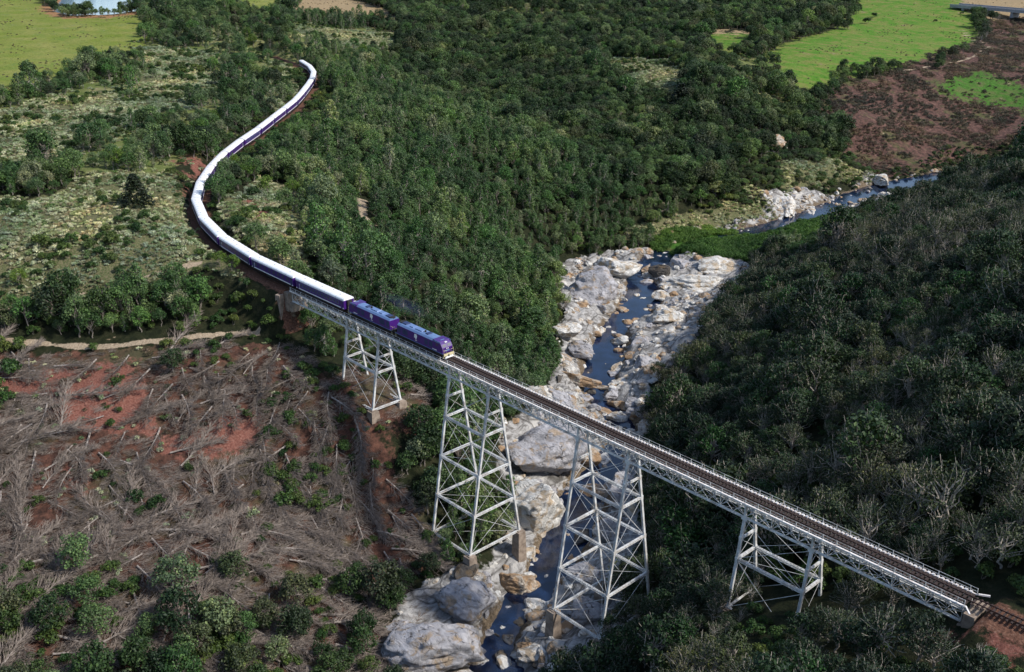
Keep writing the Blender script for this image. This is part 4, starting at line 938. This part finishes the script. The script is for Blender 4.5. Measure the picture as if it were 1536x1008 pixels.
# felled trees lying down the slope
x, y, z, u, v, d, r = jitter_grid(4.3, 16, (-90, 110), (-125, 60)); q = zones(x, y); rr = r.random(len(x))
m_ = q['fell'] & (q['dP'] > 3) & (q['dR'] > 5) & ((rr < .9) & ~(q['red'] & (rr > .22))) & (q['dT'] > 6)
rw = rows(x[m_], y[m_], z[m_], r, .85, 1.5); 
gx = (H(x[m_]+2, y[m_])-H(x[m_]-2, y[m_]))/4; gy = (H(x[m_], y[m_]+2)-H(x[m_], y[m_]-2))/4
sides = np.where(u[m_] > 380, 0, 1)
for n in range(len(rw)):
    a, b, c = rw[n][:3]; ang = math.atan2(-gy[n], -gx[n])+rng.gauss(0, .45)
    if sides[n] and rng.random() < .45: ang += rng.choice((-1.2, 1.5, 2.6))
    o = stand('felled_tree', 'fallen', [a, b, c, 0, rw[n][4], rw[n][5], 0], ('grey felled tree lying near the bridge towers, branches pointing downhill' if u[m_][n] > 430 else 'grey felled tree with bare branches lying on the red slope'), 'felled tree', ('felled trees near the towers' if u[m_][n] > 430 else 'felled trees on the red slope'), n)
    s = gx[n]*math.cos(ang)+gy[n]*math.sin(ang); nrm = Vector((-gx[n], -gy[n], 1)).normalized(); fx = Vector((math.cos(ang), math.sin(ang), s)).normalized(); fy = nrm.cross(fx).normalized()
    o.matrix_world = Matrix.Translation((a, b, c+.1)) @ Matrix((fx, fy, fx.cross(fy))).transposed().to_4x4() @ Matrix.Diagonal((rw[n][4], rw[n][4], rw[n][4], 1))
print('plants', NW, len(rw))

# single trees one can point at
def lone(kind, name, px, py, sc, label, cat='tree', i=0, szz=None):
    p = ground(px, py); stand(name, kind, [p[0], p[1], p[2]-.2, rng.uniform(0, 6), sc, szz or sc, 0], label, cat, None, i)
lone('cone', 'cypress_tree', 205, 308, 2.0, 'nearly black bushy conifer standing alone on the pale scrub left of the train', szz=1.15)
lone('cone', 'cypress_tree', 167, 103, 1.7, 'dark spiky conifer at the corner of the yellow green field', i=1, szz=1.1)
lone('round_dark', 'dark_tree', 185, 20, 1.25, 'small dark tree on the near shore of the pond')
lone('cone', 'cypress_tree', 1020, 165, 3.0, 'big black leaning conifer among the trees below the green field', szz=1.7)
lone('shrub', 'field_bush', 1301, 36, 2.6, 'tallest dark bush standing in the green field', 'bush'); lone('shrub', 'field_bush', 1311, 26, 2.0, 'small dark bush right behind the tallest bush in the green field', 'bush', 1)
lone('shrub', 'field_bush', 1403, 33, 1.2, 'tiny dark bush alone in the middle of the green field', 'bush', 2); lone('shrub', 'field_bush', 1443, 22, 1.3, 'tiny dark bush near the road bridge end of the field', 'bush', 3)
lone('round_mid', 'round_tree', 428, 320, 1.1, 'round light green tree inside the curve of the train'); lone('shrub', 'green_shrub', 62, 372, 2.0, 'wide flat green bush on the pale scrub at the far left', 'shrub', 1)
lone('round_dark', 'dark_tree', 262, 560, .9, 'round dark green tree just below the dirt road', i=2); lone('round_mid', 'round_tree', 270, 900, 1.4, 'broad bright green tree at the bottom left', i=3)
lone('round_mid', 'round_tree', 330, 960, 1.3, 'lower bright green tree left of the pale boulders', i=1); lone('round_mid', 'round_tree', 120, 860, 1.2, 'green tree with a visible forked trunk at the bottom left', i=2)
LIME = foliage('leaves_yellow_green', [(.09, .15, .025), (.13, .19, .035), (.075, .14, .03)], .25)
lm = [[c.copy() for c in v_] for v_ in PROTO['round_mid'][0]]
for v_ in lm: v_[0].materials[0] = LIME
PROTO['lime'] = (lm, PROTO['round_mid'][1])
for n, (a, b, c) in enumerate([(178,245,1.0),(195,235,.9),(300,200,1.1),(322,182,1.0),(340,170,.9),(352,245,.8),(372,262,.9),(400,282,.9),(440,285,.8),(290,215,.9),(380,60,1.1),(372,48,1.0),(498,95,1.0),(545,75,1.1),(575,70,1.0),(640,120,1.0),(30,420,.7),(140,455,.7),(330,390,.6),(350,400,.7)]):
    g_ = ground(a, b+10); stand('yellow_green_tree', 'lime', [g_[0], g_[1], g_[2], n, c, c, 0], 'yellow green round tree standing out among the darker bushes near the train', 'tree', 'yellow green trees near the train', n)
for n, (a, b, c) in enumerate([(780,30,1.0),(800,25,1.2),(808,8,1.0),(828,34,1.2),(905,15,1.1),(560,330,.7),(1218,180,.8),(140,520,.6)]):
    g_ = ground(a, b+6); stand('yellow_bush', 'shrub', [g_[0], g_[1], g_[2]+2.5*(b < 60), n, c*1.6, c*1.6, 0], 'small bush flecked yellow in the far dark wood', 'bush', 'yellow flecked bushes', n)
# rows of trees along the edge of the green field
for n, (px, py, s) in enumerate([(1045,40,1.5),(1062,36,1.6),(1080,34,1.5),(1098,36,1.5),(1114,38,1.4),(1134,44,1.6),(1152,42,1.6),(1170,40,1.6),(1188,50,1.5),(1182,38,1.7),(1212,36,1.7),(1230,34,1.8),(1246,34,1.8),(1262,26,1.7),(1276,12,1.7),(1290,-4,1.6),(1132,72,1.1),(1146,80,1.6),(1162,70,1.2),(1176,58,1.2),(1028,30,1.5),(1010,34,1.5)]):
    p = ground(px, py); stand('hedgerow_tree', 'round_dark', [p[0], p[1], p[2], n, s, s*1.05, 0], 'dark green tree in the row edging the bright green field', 'tree', 'row of trees along the green field', n)
for n in range(26):
    px, py = rng.choice([(45, 140, 90, 140), (60, 135, 130, 120), (120, 118, 160, 105)]), 0
    a, b = rng.uniform(30, 160), 0; b = 150-(a-30)*.35+rng.uniform(-8, 8); p = ground(a, b)
    stand('green_shrub', 'shrub', [p[0], p[1], p[2], n, rng.uniform(1.4, 2.2), rng.uniform(1.0, 1.6), 0], 'dark green bush in the hedge below the yellow green field', 'shrub', 'hedge bushes below the yellow green field', n)

# ---------------------------------------------------------------- rocks
def rock_mat(name, light, warm, dark, warmth):
    m, nt, p = newmat(name); tc = N(nt, 'ShaderNodeNewGeometry').outputs['Position']
    mp = N(nt, 'ShaderNodeMapping'); nt.links.new(tc, mp.inputs[0]); mp.inputs['Rotation'].default_value = (.4, .5, .6); mp.inputs['Scale'].default_value = (.28, .8, .8)
    n = noise_tex(nt, .9, 9, .72, mp.outputs[0], .8); n2 = noise_tex(nt, .35, 4, .6, tc, .5); n3 = noise_tex(nt, 6, 4, .7, tc)
    c = ramp(nt, n, [(.30, dark), (.42, tuple(x*.72 for x in light)), (.55, light), (.8, tuple(min(.8, x*1.22) for x in light))])
    c = mix(nt, ramp(nt, n2, [(.62-warmth*.35, 0.), (.72-warmth*.3, .85)]), c, mix(nt, n3, tuple(x*.6 for x in warm), warm))
    c = mix(nt, ramp(nt, n3, [(.30, .55), (.42, 0.)]), c, dark)
    wv = N(nt, 'ShaderNodeTexVoronoi', feature='DISTANCE_TO_EDGE'); wv.inputs['Scale'].default_value = .55
    vadd = N(nt, 'ShaderNodeVectorMath', operation='ADD'); nz = N(nt, 'ShaderNodeTexNoise'); nz.inputs['Scale'].default_value = .8; nt.links.new(tc, nz.inputs['Vector']); nt.links.new(mp.outputs[0], vadd.inputs[0]); nt.links.new(nz.outputs['Color'], vadd.inputs[1]); nt.links.new(vadd.outputs[0], wv.inputs['Vector'])
    crk = mth(nt, 'MULTIPLY', ramp(nt, wv.outputs['Distance'], [(0., 1.), (.028, 0.)]), ramp(nt, noise_tex(nt, .5, 3, .6, tc), [(.45, .05), (.6, 1.)])); c = mix(nt, mth(nt, 'MULTIPLY', crk, .8), c, dark)
    nt.links.new(c, p.inputs['Base Color']); p.inputs['Roughness'].default_value = .85; p.inputs['Specular IOR Level'].default_value = .2
    bump(nt, p, mth(nt, 'SUBTRACT', mth(nt, 'ADD', mth(nt, 'MULTIPLY', n, 1.6), mth(nt, 'MULTIPLY', n3, .3)), mth(nt, 'MULTIPLY', crk, .8)), 1.0, .5); return m
RM = {'grey': rock_mat('grey_rock', (.44, .43, .45), (.44, .33, .22), (.06, .055, .05), .25), 'pale': rock_mat('pale_rock', (.72, .70, .66), (.56, .42, .27), (.07, .06, .055), .4),
      'warm': rock_mat('orange_rock', (.50, .44, .37), (.44, .27, .14), (.08, .05, .035), .55), 'dark': rock_mat('wet_rock', (.11, .10, .09), (.18, .13, .08), (.02, .018, .016), .2)}
def rock_mesh(seed, sub=4, mt='pale'):
    r = random.Random(seed); bm = bmesh.new(); bmesh.ops.create_icosphere(bm, subdivisions=sub, radius=1)
    planes = [(Vector((r.gauss(0, 1), r.gauss(0, 1), r.gauss(0, .8))).normalized(), r.uniform(.5, .85)) for _ in range(13)]
    for vv in bm.verts:
        c = vv.co.copy(); c *= 1+.22*noise.noise(c*1.1+Vector((seed, 0, 0)))
        for nn, dd in planes:
            e = c.dot(nn)-dd
            if e > 0: c -= nn*e*.94
        c += c.normalized()*(.09*noise.fractal(c*2.6+Vector((0, seed, 0)), .8, 2.1, 5)); c -= c.normalized()*.22*max(0, noise.noise(Vector((c.x*1.2, c.y*5, c.z*5+seed)))-.1)
        vv.co = c
    me = bpy.data.meshes.new('boulder'); bm.to_mesh(me); bm.free(); me.materials.append(RM[mt])
    me.polygons.foreach_set('use_smooth', [sub > 3]*len(me.polygons)); return me
def rock_at(px, py, sx, sy, sz, rz, mt, label, seed, dz=-.1, sub=5, group=None):
    p = ground(px, py); o = bpy.data.objects.new('boulder', rock_mesh(seed, sub, mt)); COL.objects.link(o)
    o.location = (p[0], p[1], p[2]+sz*.35+dz); o.scale = (sx, sy, sz); o.rotation_euler = (rng.uniform(-.15, .15), rng.uniform(-.15, .15), rz); tag(o, label, 'boulder', group); return o
BIG = [(655,985,9,6.5,5,.9,'grey','largest blue grey cracked boulder at the bottom edge beside the dark stream'),(702,915,6.5,5,4.5,.7,'grey','rounded grey boulder with lichen just under the nearest masonry pier'),
(772,884,3.6,2.8,2.8,.4,'warm','orange and white boulder standing in the stream below the bridge'),(815,692,11.5,9,8,1.0,'grey','huge purplish grey rock outcrop under the middle of the bridge'),
(806,775,7.5,6,7,.8,'pale','bright white and orange rock face at the foot of the grey outcrop'),(785,735,3,2.5,2.2,.2,'pale','small white boulder left of the grey outcrop by the tower leg'),
(888,445,11,9,7.5,.9,'grey','great domed grey rock left of the upper pools'),(925,410,9,6,5,.8,'pale','pale flat topped rock just left of the little waterfall'),
(968,408,4,2.4,2.6,.7,'dark','black wet rock at the waterfall'),(992,412,5,2.4,3.0,.5,'dark','striped dark rock right of the waterfall'),
(1040,430,13,8,3.5,.7,'pale','sloping white rock shelf right of the upper pools'),(1075,405,10,7,3,.8,'pale','far end of the white rock shelf by the reed bed'),(1000,480,7,5,2.8,.9,'pale','low white rock tongue right of the second pool'),
(975,447,3,2.2,1.6,.3,'warm','tan ledge in the middle of the upper pool'),(935,470,4,2,1.6,.2,'warm','tan rock ledge at the outlet of the upper pool'),(930,510,3.5,2,1.6,.3,'warm','cluster rock between the second and third pools'),
(870,530,5,3.5,3,.7,'grey','grey block left of the long blue pool'),(865,572,6.5,2.6,2.0,.35,'warm','long tan slab lying left of the long blue pool'),(905,587,4.2,1.8,1.4,.4,'warm','tan slab pointing into the lowest blue pool'),
(866,600,2.6,1.6,1.2,.2,'pale','small flat pale rock in the side pool'),(925,632,3,2.6,2.6,.4,'pale','round white boulder right beside the bridge handrail'),(908,622,4,2,1.8,.2,'warm','brown hollowed rock at the end of the pools'),
(962,622,2.6,2.2,2.2,.4,'grey','upper boulder of the pair right of the round white boulder'),(968,648,3.2,2.2,2.2,.4,'pale','lower boulder of the pair beside the deck'),(945,655,3,2.4,2.2,.4,'pale','pale boulder half hidden by the handrail'),
(1180,308,13,5,3,2.3,'pale','tilted bright white rock slab beside the far river'),(1215,318,9,3.5,2,2.3,'pale','lower white slab reaching into the far river'),(1320,272,12,5,2.5,2.2,'pale','white rock bank at the far bend of the river'),(1158,222,6,5,5,.4,'warm','yellowish rock poking out of the trees'),
(880,690,3.5,3,3,.3,'warm','orange rock under the bridge deck at the dark pool'),(895,745,4,3,2.6,.8,'warm','orange rock in the dark pool inside the second tall tower'),(935,740,5,4,3.5,.6,'grey','grey rock inside the second tall tower'),(925,800,4,3.5,3,.6,'grey','grey rock on the right shore of the dark pool'),(875,870,4,3,2.6,.5,'grey','grey rock framed by the lower struts of the second tall tower'),(880,925,5,3.5,3,.6,'grey','long grey rock below the tower, near its bottom corner'),(790,975,2.4,1.6,1.2,.4,'warm','orange boulder right of the dark stream at the bottom'),(795,925,2,1.3,1.1,.2,'pale','small white boulder in the stream bed'),(840,610,6,4,3,.6,'grey','grey ledge between the trees and the pools'),(800,600,6,4,3,.6,'pale','pale ledge behind the handrail left of the pools'),(850,500,5,4,3,.5,'pale','pale block below the domed rock')]
for n, b in enumerate(BIG): rock_at(b[0], b[1], b[2]*1.18, b[3]*1.18, b[4]*1.12, *b[5:8], seed=n+1)
RK = {mt: [rock_mesh(60+i, 3, mt) for i in range(4)] for mt in RM}
cnt = 0
for n in range(1500):
    s = rng.uniform(0, len(RS)-9); i = int(s); c = RS[i]; e = RS[i+1][:2]-c[:2]; e /= np.linalg.norm(e); o_ = rng.gauss(0, 1)*(c[3]*.7+4); x_, y_ = c[0]-e[1]*o_, c[1]+e[0]*o_
    if not in_zone('rock', np.array([x_]), np.array([y_]))[0] and abs(o_) > c[3]+1: continue
    if abs(o_) < c[3]*.75 and rng.random() < (.55 if i > 20 else .12): continue
    sz = min(3.4, .7*math.exp(abs(rng.gauss(0, .7)))); g = max(float(H(x_, y_)[0]), c[2]-.5)
    uu, vv, dd = proj([x_, y_, g])
    if uu < -20 or uu > 1560 or vv > 1050 or vv < 200: continue
    mt = rng.choice(['grey', 'pale', 'pale', 'warm', 'warm', 'dark'] if vv > 560 else ['pale', 'pale', 'grey', 'warm'])
    ob = bpy.data.objects.new('river_stone', RK[mt][n % 4]); COL.objects.link(ob); ob.location = (x_, y_, g+sz*.15); ob.scale = (sz*rng.uniform(.9, 1.7), sz*rng.uniform(.7, 1.1), sz*rng.uniform(.45, .8)); ob.rotation_euler = (rng.uniform(-.3, .3), rng.uniform(-.3, .3), rng.uniform(0, 6.28))
    nm = {'grey': 'grey', 'pale': 'whitish', 'warm': 'orange tan', 'dark': 'dark wet'}[mt]; wh = 'lower stream under the bridge' if vv > 640 else 'blue pools above the bridge' if vv > 375 else 'far river'
    tag(ob, '%s stone lying at the edge of the %s' % (nm, wh), 'stone', '%s stones by the %s' % (nm, wh)); cnt += 1
    if cnt >= 290: break
print('stones', cnt)
PROTO['rubble'] = ([[RK[k][i]] for i, k in enumerate(['grey', 'pale', 'pale', 'warm'])], ('boulder',))
x, y, z, u, v, d, r = jitter_grid(1.7, 18, (-120, 130), (-60, 420)); q = zones(x, y); rr = r.random(len(x)); pn = np.array([noise.noise((a/8, b/8, 2.2)) for a, b in zip(x, y)])
m_ = ((q['rock'] & (q['dR'] > -1)) | ((q['dR'] > -1.2) & (q['dR'] < 4))) & (rr < .10+.45*(pn > .12)) & ~q['reeds']
rw = rows(x[m_], y[m_], z[m_], r, .5, 1.35, .25); rw[:, 4] *= np.exp(np.abs(r.normal(0, .45, len(rw)))); rw[:, 5] = rw[:, 4]*r.uniform(.45, .8, len(rw)); rw[:, 2] -= .1
scatter('rubble', 'rubble', rw, 'broken pale and orange stones covering the river banks', 'stones')
# diesel smoke drifting from the leading locomotive
sm = bmesh.new(); bmesh.ops.create_icosphere(sm, subdivisions=3, radius=1)
for vv in sm.verts: vv.co *= 1+.35*noise.noise(vv.co*1.4)
me2 = bpy.data.meshes.new('exhaust_smoke'); sm.to_mesh(me2); sm.free()
o = bpy.data.objects.new('exhaust_smoke', me2); COL.objects.link(o); o.location = (41, 4.2, 9.4); o.scale = (13, 2.8, 2.0); o.rotation_euler = (0, -.05, -.12)
m = bpy.data.materials.new('smoke'); m.use_nodes = True; nt_ = m.node_tree; nt_.nodes.clear(); vo = N(nt_, 'ShaderNodeVolumePrincipled'); vo.inputs['Color'].default_value = (.35, .45, .8, 1)
tc_ = N(nt_, 'ShaderNodeTexCoord').outputs['Object']; vl = N(nt_, 'ShaderNodeVectorMath', operation='LENGTH'); nt_.links.new(tc_, vl.inputs[0])
fo = mth(nt_, 'MAXIMUM', mth(nt_, 'SUBTRACT', .85, vl.outputs['Value']), 0.0); nt_.links.new(mth(nt_, 'MULTIPLY', mth(nt_, 'MULTIPLY', fo, noise_tex(nt_, 2.5, 4, .7, tc_)), .07), vo.inputs['Density'])
ou = N(nt_, 'ShaderNodeOutputMaterial'); nt_.links.new(vo.outputs[0], ou.inputs['Volume']); me2.materials.append(m); tag(o, 'faint bluish exhaust smoke drifting behind the leading locomotive', 'smoke', kind='stuff')
